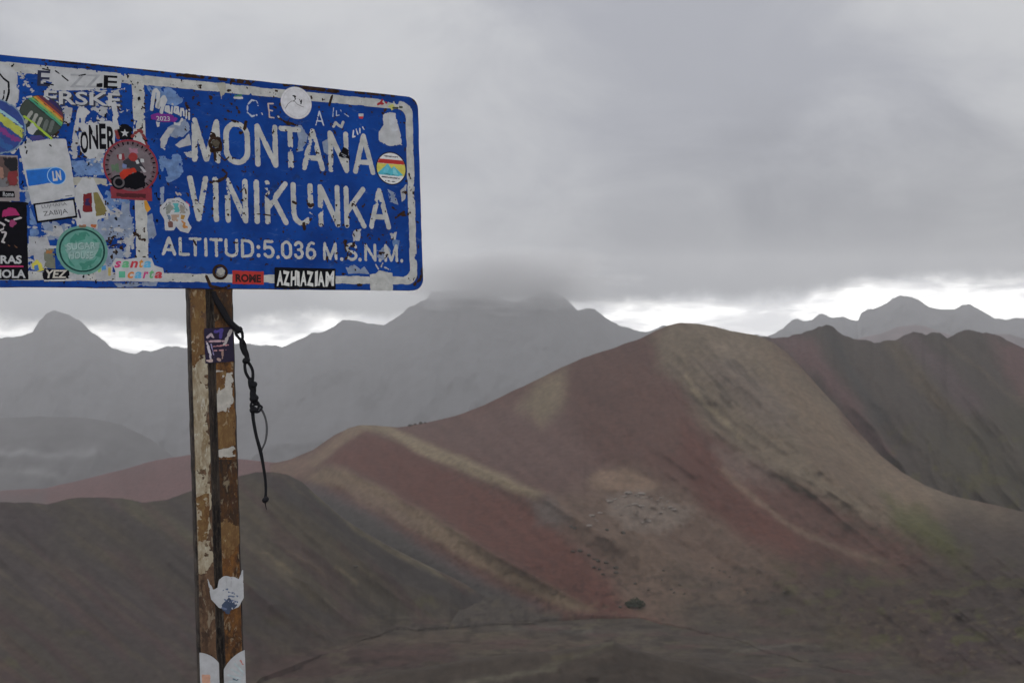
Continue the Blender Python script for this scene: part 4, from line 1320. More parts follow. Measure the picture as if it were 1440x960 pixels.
# black poster sticker at the picture edge
S = Sheets()
S.poly([(-75, 281), (37.5, 284), (40, 393), (-75, 394)], M_BLACK, lv(2), .0008)
S.poly([(4, 296), (14, 291), (22, 294), (28, 303), (20, 303), (10, 304), (2, 308)], cm((.34, .02, .12)), lv(3), .003)
S.poly([(14, 310), (20, 308), (24, 314), (18, 320), (13, 318)], cm((.28, .04, .13)), lv(3), .003)
S.strokes([[(8, 309), (12, 311)], [(20, 309), (30, 306)], [(0, 313), (6, 316), (4, 322), (-4, 326)], [(2, 327), (9, 326), (6, 334), (3, 340), (6, 341)]], .0042, cm((.48, .45, .46)), lv(4), .002)
S.poly([(8, 343), (20, 344), (26, 349), (14, 347)], cm((.13, .06, .03)), lv(3), .004)
S.text("RAS", (0.5, 371), (30.5, 371), (.5, 359), M_STICK, lv(4), .035)
S.text("CARRE", (-64, 371), (-2, 371), (-64, 359), M_BLACK, lv(3), .03)
S.poly([(-60, 373.5), (33, 373.5), (33, 375.8), (-60, 375.8)], cm((.42, .03, .13)), lv(4))
S.text("NOLA", (-10, 391), (36, 391), (-10, 379), M_STICK, lv(4), .035)
sticker("black poster sticker with white letters RAS and a pink figure", S)

# YEZ scrawl and scraps
S = Sheets()
S.poly([(59, 384), (66, 378), (97, 379), (98, 391), (90, 393), (92, 396), (62, 397)], M_BLACK, lv(2), .003)
S.text("YEZ", (63, 391), (94, 391), (64, 379.5), cm((.52, .50, .45)), lv(3), .03, .1)
S.strokes([[(63, 394.5), (90, 394)]], .0042, M_STICK, lv(3), .001)
sticker("black sticker with pale letters YEZ at the bottom border", S)
S = Sheets()
S.poly([(44, 370), (52, 365), (58, 370), (62, 380), (54, 382), (46, 378)], cm((.55, .50, .08)), lv(1), .003)
S.poly([(47, 374), (53, 372), (55, 380), (49, 381)], cm((.06, .16, .40)), lv(2), .003)
sticker("small yellow and blue scrap left of the YEZ sticker", S)
S = Sheets()
S.poly([(62, 350), (76, 348), (78, 378), (62, 376)], cm((.16, .17, .13)), lv(0), .006)
S.poly([(64, 352), (74, 351), (74, 357), (65, 357)], cm((.32, .14, .05)), lv(1), .004)
S.poly([(62, 345), (84, 346), (84, 349.5), (62, 349.5)], M_STICK, lv(1), .001)
sticker("dull olive torn scrap left of the teal sticker", S)
S = Sheets()
S.poly([(134, 378), (158, 372), (160, 394), (134, 394)], M_RESID, lv(0), .003)
S.poly([(143, 374), (149, 373), (149, 379), (143, 380)], cm((.07, .26, .50)), lv(1), .002)
S.poly([(152, 376), (156, 376), (156, 388), (152, 388)], cm((.48, .38, .12)), lv(1), .002)
S.poly([(137, 377), (142, 376), (142, 382), (138, 383)], cm((.30, .45, .14)), lv(1), .003)
sticker("pale torn scrap with blue and yellow dots by the bottom border", S)

# Maiami 2023
S = Sheets()
w_ = .0085
S.poly([(211, 162), (222, 159), (240, 161), (250, 167), (246, 172), (226, 172), (213, 168)], cm(PURPLE), lv(1), .003)
S.strokes([[(213.5, 154), (214.5, 142), (217, 128), (219.5, 127), (222.5, 131), (222, 138)], [(220.5, 150), (222.5, 141)]], .0085, M_STICK, lv(2), .001)
S.strokes([[(222.5, 151), (226, 142), (230.5, 136.5), (232.5, 141), (228.5, 150), (227, 158)]], .0085, M_STICK, lv(2), .001)
S.strokes([[(236.5, 150), (233.5, 150), (232.5, 156), (235.5, 157.5), (237, 150), (238, 159)], [(242, 151), (241, 159.5)], [(249.5, 151), (246, 151), (245, 158), (248, 159.5), (250, 151), (251, 161)],
           [(254.5, 153), (254, 163)], [(254.5, 156), (257, 153), (258.5, 157), (258.5, 163)], [(262, 156), (261.8, 166)], [(265.8, 159), (266, 168)], [(242.6, 146.5), (242.8, 147)], [(265.8, 154.5), (266, 155)]], .0045, M_STICK, lv(2), .0006)
S.text("2023", (220, 170), (239, 170.5), (219.5, 163.5), M_STICK, lv(2), .015)
S.poly([(219, 171), (225, 172), (224, 178), (221, 179)], M_STICK, lv(1), .001)
S.strokes([[(246, 174), (252, 175), (256, 168)]], .006, M_STICK, lv(1), .003)
sticker("white brush script Maiami over a purple band", S)

# small white-edged sticker of mixed colours
S = Sheets()
S.poly([(226, 292), (236, 281), (252, 279), (264, 288), (266, 300), (262, 309), (268, 320), (264, 327), (254, 324), (247, 316), (244, 323), (233, 323), (232, 308), (226, 298)], M_STICK, lv(1), .0006, .002)
for i, (pts, cc) in enumerate([([(232, 292), (240, 284), (244, 292), (240, 302), (234, 302)], (.22, .24, .22)), ([(243, 286), (251, 286), (253, 300), (244, 302)], (.08, .35, .36)), ([(252, 287), (261, 290), (261, 300), (253, 300)], (.26, .24, .21)),
                               ([(240, 302), (252, 302), (250, 312), (242, 311)], (.38, .27, .20)), ([(235, 309), (243, 308), (243, 320), (237, 320)], (.15, .07, .06)), ([(254, 302), (260, 303), (259, 309), (254, 308)], (.35, .20, .04)), ([(254, 310), (260, 311), (265, 321), (257, 322)], (.46, .20, .05)),
                               ([(234, 302), (240, 303), (240, 309), (235, 308)], (.14, .19, .26))]):
    S.poly(pts, cm(cc), lv(2) + .003 * mm * i, .004, 0, .006, i)
S.strokes([[(230, 294), (235, 286), (242, 283), (250, 283), (258, 287), (263, 296)]], .0022, cm((.08, .09, .09)), lv(4), .0015, .004)
sticker("small white-edged cut-out sticker of mixed colours near ALTITUD", S)
S = Sheets()
S.strokes([[(246, 263), (249, 265)], [(247, 270), (250, 274)], [(252, 272), (254, 274)]], .004, cm((.4, .35, .33)), lv(0), .003)
S.strokes([[(262, 284), (266, 289)]], .004, cm((.42, .04, .10)), lv(0), .001)
sticker("tiny pale flecks above the white-edged sticker", S)

# white disc with a line drawing of climbers
S = Sheets()
cW = (416.5, 145)
S.disc(cW, .0395, cm((.42, .43, .45)), lv(2))
S.disc(cW, .0388, cm((.62, .62, .65)), lv(3))
S.disc(cW, .0345, cm((.40, .40, .42)), lv(4), r_in=.0337)
S.strokes([[(401, 153), (405, 146), (410, 142.5), (414, 142.5), (418, 147), (424, 150), (427, 151)]], .0013, cm((.12, .12, .12)), lv(4))
S.strokes([[(414, 135), (415, 140)], [(412, 135), (415.5, 136)], [(414, 141), (413, 143)], [(421, 140), (423, 144)], [(424, 141), (423, 146)]], .0032, M_BLACK, lv(5), .001)
S.strokes([[(416, 138), (421, 140)]], .0008, cm((.2, .2, .2)), lv(5))
sticker("round white sticker with tiny climbers on a line", S)

# hand-scratched letters above the big word
S = Sheets()
S.strokes([[(361, 143), (354, 141), (348, 148), (348, 158), (354, 164), (361, 162)], [(361, 143), (363, 150)]], .004, cm((.40, .46, .56)), lv(0), .003)
S.strokes([[(368, 159), (369, 161)], [(391, 164), (392, 165)]], .004, M_STICK, lv(0), .001)
S.strokes([[(384, 146), (377, 146), (379, 165), (385, 166)], [(378, 155), (383, 156)]], .0035, cm((.50, .42, .38)), lv(0), .002)
S.strokes([[(444, 176), (449, 157), (455, 177)], [(446, 170), (453, 171)]], .0035, cm((.46, .50, .58)), lv(0), .002)
S.strokes([[(469, 152), (468, 164)], [(473, 156), (473, 163), (477, 162)], [(479, 155), (481, 160)], [(484, 160), (490, 164)], [(494, 170), (495, 171)], [(502, 169), (503, 174)]], .0024, cm((.36, .42, .54)), lv(0), .002)
S.strokes([[(497, 184), (496, 193)], [(501, 182), (503, 189)], [(506, 181), (506, 187)], [(510, 179), (512, 182)], [(496, 193), (499, 192)]], .0036, cm((.55, .58, .63)), lv(0), .002)
S.poly([(304, 117), (318, 116), (318, 128), (311, 140), (309, 128)], M_CREAM, lv(0), .003)
S.strokes([[(330, 138), (340, 138)]], .006, cm((.5, .52, .52)), lv(0), .003)
S.strokes([[(331, 135), (339, 134)]], .005, cm((.06, .18, .12)), lv(1), .003)
S.build("scribble", sign, "faint hand-drawn letters and flecks above MONTAÑA")

S = Sheets()
S.poly([(538, 163), (545, 158), (556, 160), (559, 175), (563, 190), (565, 204), (548, 205), (533, 200), (533, 186), (540, 176)], M_STICK, lv(1), .0025, .001)
S.poly([(546, 160), (556, 160), (560, 184), (550, 186), (547, 172)], cm((.50, .52, .55)), lv(2), .003)
sticker("torn white sticker in the upper right corner", S)
S = Sheets()
S.strokes([[(531, 147), (535, 145), (538, 141), (543, 145)], [(536, 146), (540, 146)]], .006, cm((.32, .02, .03)), lv(1), .003)
S.poly([(545, 150), (552, 146), (556, 152), (550, 156)], cm((.48, .48, .14)), lv(0), .003)
S.strokes([[(553, 152), (559, 152)], [(562, 151), (565, 151)]], .005, cm((.05, .06, .04)), lv(1), .003)
sticker("red and yellow scrap on the upper right border", S)
S = Sheets()
S.poly([(504, 160), (511, 160), (511, 164), (504, 164)], M_STICK, lv(1), .001)
S.poly([(504, 164), (511, 164), (510, 167.5), (505, 167)], cm((.45, .03, .04)), lv(1), .001)
sticker("tiny red and white flag sticker above the last A", S)
S = Sheets()
S.poly([(477, 216), (483, 206), (491, 212), (492, 226), (476, 220)], M_BLACK, lv(1), .003)
S.strokes([[(480, 216), (488, 220)], [(482, 219), (490, 224)]], .002, cm((.25, .27, .3)), lv(2), .001)
sticker("dark torn scrap across the letter Ñ", S)

# round mountain sticker
S = Sheets()
cR = (550, 237)
rR = .0425
S.disc(cR, rR, cm((.012, .012, .03)), lv(2))
S.disc(cR, rR - .003, cm((.66, .66, .66)), lv(3))
f = lambda x, y: np.hypot(x - uv(cR)[0], y - uv(cR)[1]) - (rR - .0032)


def rpoly(pts, mat, z, chip=.0004):
    P = uvs(pts)
    a = np.array(P)
    S.cut(lambda x, y: np.maximum(poly_sdf(x, y, P), f(x, y)) + wear(x, y, chip, .006, 5), (a[:, 0].min(), a[:, 1].min(), a[:, 0].max(), a[:, 1].max()), mat, z, .0008)


rpoly([(526, 229), (574, 232.5), (574, 249), (526, 244)], cm((.58, .52, .10)), lv(4))
rpoly([(526, 222.3), (574, 226.8), (574, 232.5), (526, 228.6)], cm((.42, .03, .025)), lv(4))
rpoly([(530, 244), (545, 230), (550, 237), (554, 234), (567, 247), (560, 248), (531, 245)], cm((.08, .42, .52)), lv(5))
rpoly([(541, 236), (545, 230), (547, 238), (544, 243), (538, 243)], cm((.13, .50, .62)), lv(6))
rpoly([(552, 238), (554, 234), (560, 246), (553, 246)], cm((.20, .56, .62)), lv(6))
S.strokes([[(541, 244.5), (548, 245.6), (557, 247)]], .0022, cm((.02, .12, .13)), lv(7), .001)
S.strokes([[(540, 219.5), (559, 221.3)], [(537, 248.6), (549, 250), (561, 251.3)], [(542, 254.2), (556, 256)]], .0030, cm((.07, .07, .08)), lv(5), .0024, .0026, 3, .0006)
sticker("round sticker with teal peaks under red and yellow bands", S)

# bottom border stickers
S = Sheets()
S.poly([(327, 380.5), (370.5, 382), (370.5, 400), (327, 398.8)], cm((.42, .03, .025)), lv(1), .0008, .0006)
S.text("ROME", (331, 396.5), (367, 397.5), (331, 385), cm((.03, .008, .008)), lv(2), .05)
sticker("red rectangular sticker with black letters on the bottom border", S)
S = Sheets()
S.poly([(387.5, 377.5), (470, 379.5), (470.5, 405.5), (387.5, 403.5)], M_BLACK, lv(1), .0004, .003)
for i, (ch, a, b_) in enumerate((("A", 389, 398), ("Z", 398, 407.5), ("H", 408.5, 416.5), ("I", 417.5, 421.5), ("A", 422, 431), ("Z", 431.5, 441), ("I", 442.5, 446.5), ("A", 447, 456.5), ("M", 457.5, 469.5))):
    j = (-1) ** i * .8
    S.text(ch, (a, 401.5 + j + i * .12), (b_, 401.8 - j + i * .12), (a + .6 * j, 380.5 + j * .8 + i * .12), cm((.62, .62, .60)), lv(2), .045)
sticker("black sticker with white jagged letters AZHIAZIAM", S)
S = Sheets()
S.poly([(520, 386), (529, 384), (533, 380), (552, 384), (553, 409), (520.5, 408.6)], M_WHITE, lv(0), .0012)
S.strokes([[(536, 375), (538, 370)], [(532, 378), (528, 372)], [(541, 376), (548, 379)]], .004, M_RESID, lv(0), .003)
S.build("tape", sign, "whitish tape patch across the lower right border")

# ---- bolts
M_BOLT = paint_mat("corroded steel", (0.085, 0.070, 0.050), 0.6, 0.35, 200, 0.8, (0.05, 0.03, 0.02), 0.3)


def bolt(p, r, pale):
    u_, v_ = uv(p)
    V, Fc, mi = [], [], []
    n = 24
    prof = [(1.75, .0006), (1.7, .0022), (1.15, .0024)]
    for rr_, z in prof:
        for k in range(n):
            a = 2 * math.pi * k / n
            V.append((u_ + r * rr_ * math.cos(a), v_ + r * rr_ * math.sin(a), z))
    for s_ in range(2):
        for k in range(n):
            Fc.append((s_ * n + k, s_ * n + (k + 1) % n, (s_ + 1) * n + (k + 1) % n, (s_ + 1) * n + k))
            mi.append(0)
    b0 = len(V)
    for rr_, z in [(1.0, .0020), (1.0, .0075), (.82, .0090)]:
        for k in range(6):
            a = 2 * math.pi * (k + .25) / 6
            V.append((u_ + r * rr_ * math.cos(a), v_ + r * rr_ * math.sin(a), z))
    for s_ in range(2):
        for k in range(6):
            Fc.append((b0 + s_ * 6 + k, b0 + s_ * 6 + (k + 1) % 6, b0 + (s_ + 1) * 6 + (k + 1) % 6, b0 + (s_ + 1) * 6 + k))
            mi.append(1)
    Fc.append(tuple(b0 + 12 + k for k in range(6)))
    mi.append(1)
    o = mesh_obj("bolt", V, Fc, [M_RUST, pale], sign, mi)
    return o


bolt((302.5, 202.5), .0095, M_BOLT)
bolt((309.5, 382.5), .0105, paint_mat("worn steel", (0.36, 0.35, 0.32), 0.5, 0.2, 200, 0.5))

# ------------------------------------------------------------------ the post
post = bpy.data.objects.new("sign_post", None)
post.matrix_world = SIGN_M
link(post)
tag(post, "rusty steel double post with peeling cream paint holding the blue sign", "post")
PU = lambda p: uv(p)
uL, uR = uv((265, 407))[0], uv((328.5, 407))[0]
LEAN = (uv((280, 960))[0] - uv((263, 407))[0]) / (uv((280, 960))[1] - uv((263, 407))[1])
W = uR - uL
V_LO, V_HI = -1.80, 0.47
WB = -0.0045                                     # front face just behind the plate


def rust_mat(name, seed, base, light, dark, pale, pale_amt, sc=22.0):
    m = bpy.data.materials.new(name)
    m.use_nodes = True
    t = m.node_tree
    b = t.nodes["Principled BSDF"]
    b.inputs["Specular IOR Level"].default_value = 0.25
    oc = N(t, "ShaderNodeTexCoord").outputs["Object"]
    o1 = map_n(t, oc, (seed, seed * 2.3, 0), (0, 0, 0), (1, 0.45, 1))
    n1 = noise_n(t, o1, sc, 7.0, 0.62, 0.4)
    n2 = noise_n(t, o1, sc * 4, 8.0, 0.68)
    n3 = noise_n(t, map_n(t, oc, (seed * 3.1, 1, 0), (0, 0, 0), (1.4, 0.5, 1)), sc * 1.5, 8.0, 0.7, 0.8)
    c = mix_n(t, ramp_n(t, n1, 0.36, 0.6), dark, base)
    c = mix_n(t, math_n(t, "MULTIPLY", ramp_n(t, n2, 0.45, 0.66), 0.8), c, light)
    c = mix_n(t, math_n(t, "MULTIPLY", ramp_n(t, n3, 0.57, 0.62), pale_amt), c, pale)
    c = mix_n(t, ramp_n(t, noise_n(t, oc, sc * 7, 4.0, 0.6), 0.64, 0.70), c, dark)
    t.links.new(c, b.inputs["Base Color"])
    t.links.new(ramp_n(t, n2, 0.3, 0.7, 0.6, 0.95), b.inputs["Roughness"])
    bp = N(t, "ShaderNodeBump")
    bp.inputs["Strength"].default_value = 0.5
    bp.inputs["Distance"].default_value = 0.0015
    t.links.new(math_n(t, "ADD", n2, ramp_n(t, n3, 0.55, 0.63)), bp.inputs["Height"])
    t.links.new(bp.outputs[0], b.inputs["Normal"])
    return m


M_PL = rust_mat("faded brown paint", 1.3, (0.120, 0.066, 0.038), (0.19, 0.122, 0.075), (0.045, 0.027, 0.018), (0.34, 0.29, 0.21), 0.5, 22)
M_PR = rust_mat("heavy rust", 4.7, (0.120, 0.052, 0.018), (0.21, 0.095, 0.028), (0.030, 0.016, 0.010), (0.36, 0.29, 0.19), 0.5, 30)
M_PD = rust_mat("black corroded steel", 2.2, (0.045, 0.036, 0.031), (0.085, 0.066, 0.052), (0.012, 0.010, 0.010), (0.2, 0.18, 0.15), 0.2, 30)


def bar(name, a0, a1, w0, w1, mat, edge=0.004, edge_mat=None, wob=0.0008, seed=0):
    """square tube with eased edges; a0..a1 are fractions of the post width"""
    sec = [(a0 * W, w0), (a0 * W, w1 - edge), (a0 * W + edge * .35, w1 - edge * .35), (a0 * W + edge, w1),
           (a1 * W - edge, w1), (a1 * W - edge * .35, w1 - edge * .35), (a1 * W, w1 - edge), (a1 * W, w0)]
    n = len(sec)
    vsn = np.linspace(V_LO, V_HI, 160)
    Vv, Ff, mi = [], [], []
    for k, v in enumerate(vsn):
        for i, (du, w_) in enumerate(sec):
            j = (vnoise(v * 60 + i * 0.0, 2.0 + seed + (i > 3) * 7, 21) - 0.5) * 2 * wob
            Vv.append((uL + LEAN * v + du + j, v, w_ + (vnoise(v * 45, 5.0 + i + seed, 22) - 0.5) * wob))
    for k in range(len(vsn) - 1):
        for i in range(n):
            j = (i + 1) % n
            Ff.append((k * n + i, k * n + j, (k + 1) * n + j, (k + 1) * n + i))
            mi.append(0 if i == 3 else 1)
    Ff.append(tuple(range(n)))
    mi.append(1)
    Ff.append(tuple((len(vsn) - 1) * n + i for i in range(n))[::-1])
    mi.append(1)
    return mesh_obj(name, Vv, Ff, [mat, edge_mat or mat], post, mi)


o = bar("post_tube", 0.0, 0.415, WB - 0.022, WB, M_PL, 0.004, M_PD, seed=1)
o["label"] = "left tube with cream peeling paint"
o = bar("post_tube", 0.52, 1.0, WB - 0.022, WB, M_PR, 0.005, M_PD, seed=2)
o["label"] = "right tube with orange rust"
bar("web_plate", 0.40, 0.54, WB - 0.020, WB - 0.006, M_PD, 0.001, seed=3)["label"] = "dark recessed joint between the tubes"
bar("weld_bead", 0.455, 0.495, WB - 0.008, WB - 0.003, M_PD, 0.002, seed=4, wob=0.0016)["label"] = "ragged dark weld along the joint"

M_IVORY = rust_mat("peeling ivory paint", 7.7, (0.36, 0.31, 0.225), (0.46, 0.42, 0.32), (0.22, 0.16, 0.09), (0.62, 0.60, 0.52), 0.6, 30)
M_OCHRE = rust_mat("ochre rust stain", 9.1, (0.155, 0.086, 0.033), (0.22, 0.14, 0.06), (0.12, 0.055, 0.02), (0.5, 0.42, 0.28), 0.4, 34)
M_DKRUST = rust_mat("blackened rust", 6.4, (0.060, 0.028, 0.014), (0.10, 0.05, 0.02), (0.022, 0.014, 0.010), (0.36, 0.30, 0.20), 0.45, 34)


def on_tube(x, y, side, m=0.0022):
    base = uL + LEAN * y
    a0, a1 = ((0.0, 0.415) if side == 0 else (0.52, 1.0))
    return np.maximum(base + a0 * W + m + 0.0018 - x, x - (base + a1 * W - m - 0.0018))


def flakes(side, quads, mat, chip, seed, name, label, lift):
    for i, pts in enumerate(quads):
        S = Sheets()
        P = uvs(pts)
        a = np.array(P)
        S.cut(lambda x, y: np.maximum(poly_sdf(x, y, P) + wear(x, y, chip, 0.012, seed + i) + (fbm(x / .02, y / .035, 4, seed + i) - .5) * chip * 1.6, on_tube(x, y, side)),
              (a[:, 0].min() - .012, a[:, 1].min() - .012, a[:, 0].max() + .012, a[:, 1].max() + .012), mat, WB + lift + i * 0.00003, .0014)
        S.build(name, post, label)


flakes(0, [[(262, 470), (292, 480), (292, 560), (296, 700), (298, 770), (294, 812), (272, 808), (266, 640)], [(262, 540), (292, 520), (294, 640), (266, 660)]], M_IVORY, .016, 700, "peeling_paint", "cream paint peeling off the left tube", .0014)
flakes(0, [[(268, 408), (290, 408), (292, 500), (266, 520)], [(278, 700), (292, 690), (292, 760), (280, 760)]], M_OCHRE, .012, 740, "rust_stain", "ochre stain on the left tube", .0017)
flakes(1, [[(296, 522), (328, 522), (330, 560), (322, 580), (300, 584)], [(298, 632), (332, 622), (332, 642), (300, 646)]], paint_mat("grey white paint", (0.42, 0.40, 0.36), 0.6, 0.2, 50, 0.8, (0.12, 0.07, 0.04)), .008, 760, "peeling_paint", "pale grey paint left on the right tube", .0014)
flakes(1, [[(298, 526), (318, 522), (316, 546), (302, 552)], [(300, 580), (332, 574), (332, 626), (300, 632)], [(306, 720), (340, 716), (341, 762), (306, 800)]], M_OCHRE, .010, 780, "rust_stain", "ochre rust stain on the right tube", .0018)
flakes(1, [[(300, 648), (336, 648), (338, 735), (306, 735)], [(296, 412), (328, 412), (328, 462), (296, 455)]], M_DKRUST, .014, 800, "rust_stain", "blackened rust on the right tube", .0022)

PZ = WB + 0.0030


def clip_post(x, y):
    b_ = uL + LEAN * y
    return np.maximum(b_ + 0.0 * W + .002 - x, x - (b_ + W - .0005))


# dark printed sticker under the board
S = Sheets()
S.poly([(287, 462), (327, 459), (330, 508), (289, 511)], cm((.018, .012, .035)), PZ, .001)
for i, (l, w_, cc) in enumerate([([(292, 474), (297, 470), (300, 474)], .006, (.42, .33, .38)), ([(291, 480), (319, 479)], .005, (.45, .30, .34)), ([(301, 487), (321, 485)], .0035, (.48, .22, .24)), ([(301, 493), (318, 492)], .0035, (.46, .24, .26)),
                                 ([(325, 465), (319, 476), (316, 484)], .008, (.42, .38, .38)), ([(292, 483), (297, 504)], .006, (.55, .50, .56)), ([(297, 484), (302, 503)], .003, (.30, .26, .46)), ([(292, 507), (298, 507)], .008, (.50, .38, .36)), ([(307, 505), (309, 506)], .007, (.34, .24, .22)), ([(313, 494), (313, 504)], .005, (.32, .20, .17)), ([(303, 466), (312, 464), (310, 474)], .008, (.07, .05, .24))]):
    S.strokes([l], w_, cm(cc), PZ + (i + 1) * .00005, .002, .008, i)
S.build("sticker", post, "dark purple sticker with pink and white print under the board")
# white torn sticker
S = Sheets()
S.poly([(291.5, 812), (300, 828), (306, 826), (308, 814), (316, 809), (330, 811), (336, 814), (342, 797), (343, 840), (336, 853), (322, 858), (308, 854), (297, 842)], M_STICK, PZ + .0004, .0012, 0, .008, 3)
S.poly([(312, 850), (322, 840), (334, 850), (322, 863), (314, 861)], cm((.05, .07, .12)), PZ + .0005, .006)
S.strokes([[(314, 830), (320, 828)], [(322, 832), (330, 834)], [(322, 838), (334, 838)], [(316, 842), (324, 846)], [(326, 844), (334, 846)], [(312, 854), (318, 856)]], .004, cm((.12, .15, .24)), PZ + .0006, .004, .006)
S.strokes([[(318, 812), (319, 822)], [(326, 812), (325, 824)]], .003, cm((.40, .40, .42)), PZ + .0006, .003)
S.build("sticker", post, "torn white sticker wrapped on the right tube")


def half_disc(c, r, side, label, rays):
    S = Sheets()
    cu_, cv_ = uv(c)
    S.cut(lambda x, y: np.maximum(np.hypot(x - cu_, y - cv_) - r, on_tube(x, y, side, -.002)), (cu_ - r, cv_ - r, cu_ + r, cv_ + r), M_STICK, PZ, .0012)
    if rays:
        for k in range(9):
            a = math.radians(66 + k * 13)
            cc = (.50, .20, .17) if k in (2, 4) else (.44, .52, .54)
            S.strokes([[(cu_ + r * .40 * math.cos(a), cv_ + r * .40 * math.sin(a)), (cu_ + r * .82 * math.cos(a), cv_ + r * .82 * math.sin(a))]], .0042, cm(cc), PZ + .0002, .002, .006, k, px=False,
                      clip=lambda x, y: on_tube(x, y, side, .001))
        S.strokes([[(328, 954), (333, 956), (340, 952)]], .003, cm((.10, .16, .2)), PZ + .0002, .003)
    else:
        S.poly([(284, 948), (296, 948), (297, 975), (285, 975)], cm((.60, .34, .24)), PZ + .0002, .004)
    S.build("sticker", post, label)


half_disc((272, 962), .072, 0, "white round sticker end at the foot of the left tube", False)
half_disc((356, 958), .079, 1, "white round sticker with coloured rays on the right tube", True)

# ------------------------------------------------------------------ knotted black cord
M_CORD = paint_mat("black cord", (0.010, 0.010, 0.013), 0.75, 0.3, 400, 0.2, (0.05, 0.05, 0.05), 0.4)


def smooth_path(pts, n=6):
    P = np.array(pts, float)
    P = np.concatenate([[2 * P[0] - P[1]], P, [2 * P[-1] - P[-2]]])
    o_ = []
    for i in range(1, len(P) - 2):
        for k in range(n):
            t_ = k / n
            a, b_, c_, d_ = P[i - 1], P[i], P[i + 1], P[i + 2]
            o_.append(.5 * ((2 * b_) + (-a + c_) * t_ + (2 * a - 5 * b_ + 4 * c_ - d_) * t_ ** 2 + (-a + 3 * b_ - 3 * c_ + d_) * t_ ** 3))
    o_.append(P[-2])
    return np.array(o_)


CORD_K = 1.25


def tube_into(V, Fc, pts, rad, seg=8, flat=1.0):
    pth = smooth_path(pts)
    n = len(pth)
    rad = np.asarray(rad) * CORD_K
    rad = np.interp(np.linspace(0, 1, n), np.linspace(0, 1, len(rad)), rad) if np.ndim(rad) else np.full(n, float(rad))
    for k in range(n):
        tn = pth[min(k + 1, n - 1)] - pth[max(k - 1, 0)]
        tn /= np.linalg.norm(tn) + 1e-12
        a = np.cross(tn, (0, 0, 1.0))
        a /= np.linalg.norm(a) + 1e-12
        b_ = np.cross(tn, a)
        for s_ in range(seg):
            q_ = 2 * math.pi * s_ / seg
            p = pth[k] + rad[k] * (a * math.cos(q_) + b_ * math.sin(q_) * flat)
            V.append(tuple(p))
    b0 = len(V) - n * seg
    for k in range(n - 1):
        for s_ in range(seg):
            s2 = (s_ + 1) % seg
            Fc.append((b0 + k * seg + s_, b0 + k * seg + s2, b0 + (k + 1) * seg + s2, b0 + (k + 1) * seg + s_))
    Fc.append(tuple(b0 + s_ for s_ in range(seg))[::-1])
    Fc.append(tuple(b0 + (n - 1) * seg + s_ for s_ in range(seg)))


cord = bpy.data.objects.new("knotted_cord", None)
cord.matrix_world = SIGN_M
link(cord)
tag(cord, "black knotted cord hanging beside the rusty post", "cord")


def cp(x, y, w_=0.0):
    p = uv((x, y))
    return (p[0], p[1], WB + 0.006 + w_)


def loop(x0, y0, x1, y1, wide, r_, wz=0.004):
    """one chain loop between two points"""
    a, b_ = np.array([x0, y0], float), np.array([x1, y1], float)
    d = b_ - a
    nrm = np.array([-d[1], d[0]]) / np.linalg.norm(d)
    L = [(a, 0), (a + d * .25 + nrm * wide * .8, wz), (a + d * .6 + nrm * wide, wz), (b_, 0), (a + d * .6 - nrm * wide, -wz * .3), (a + d * .25 - nrm * wide * .8, -wz * .3), (a, 0)]
    return [cp(p[0], p[1], z) for p, z in L], r_


V, Fc = [], []
tube_into(V, Fc, [cp(299, 410, .004), cp(303, 421, .003), (cp(312, 436, .003)), cp(320, 450, .003), cp(328, 458, .004), cp(335, 464, .004)], [.0045, .006, .0065, .006, .0055, .006], 8, .5)
mesh_obj("strap", V, Fc, [M_CORD], cord, smooth=True)
for args in (((331, 458), (340, 478), 4.6, .0028), ((339, 476), (344, 498), 3.0, .0033), ((342, 486), (349, 508), 2.0, .0030), ((345, 506), (354, 536), 5.2, .0030), ((351, 532), (357, 552), 3.2, .0034), ((354, 550), (358, 566), 2.6, .0040), ((357, 562), (359, 578), 6.0, .0026), ((352, 576), (368, 572), 5.0, .0022)):
    (a, b_), (c_, d_), wd, r_ = args
    V, Fc = [], []
    pts, r_ = loop(a, b_, c_, d_, wd, r_)
    tube_into(V, Fc, pts, r_)
    mesh_obj("chain_loop", V, Fc, [M_CORD], cord, smooth=True)
for (x, y, r_) in ((334, 464, .007), (345, 507, .0065), (355, 541, .0065), (356, 560, .0078), (355, 576, .0062), (372, 702, .0056)):
    V, Fc = [], []
    tube_into(V, Fc, [cp(x - 1, y - 3.5, .003), cp(x + 1.2, y - 1, .005), cp(x - 1.0, y + 1, .005), cp(x + .6, y + 4, .003)], [r_ * .45, r_, r_, r_ * .45])
    mesh_obj("knot", V, Fc, [M_CORD], cord, smooth=True)
V, Fc = [], []
tube_into(V, Fc, [cp(355, 576), cp(356, 590), cp(360, 612), cp(366, 634), cp(370, 655), cp(373, 676), cp(373.5, 692), cp(372.5, 702)], [.0038, .0034, .0032, .0036, .0030, .0028, .0026, .003])
mesh_obj("strand", V, Fc, [M_CORD], cord, smooth=True)["label"] = "thick hanging strand ending in a knot"
V, Fc = [], []
tube_into(V, Fc, [cp(372.5, 704), cp(373, 709), cp(374.5, 716)], [.0014, .0010, .0006])
mesh_obj("frayed_end", V, Fc, [M_CORD], cord, smooth=True)
V, Fc = [], []
tube_into(V, Fc, [cp(364, 573), cp(369, 578), cp(373.5, 590), cp(375, 604), cp(373, 620), cp(368, 632), cp(366, 640)], [.0024, .0022, .0020, .0022, .0020, .0018, .0018])
mesh_obj("strand", V, Fc, [paint_mat("grey cord", (0.085, 0.085, 0.09), 0.8, 0.2, 300)], cord, smooth=True)["label"] = "thin grey looping strand"

# ------------------------------------------------------------------ boulders and scrub on the slopes
dgr = bpy.context.evaluated_depsgraph_get()


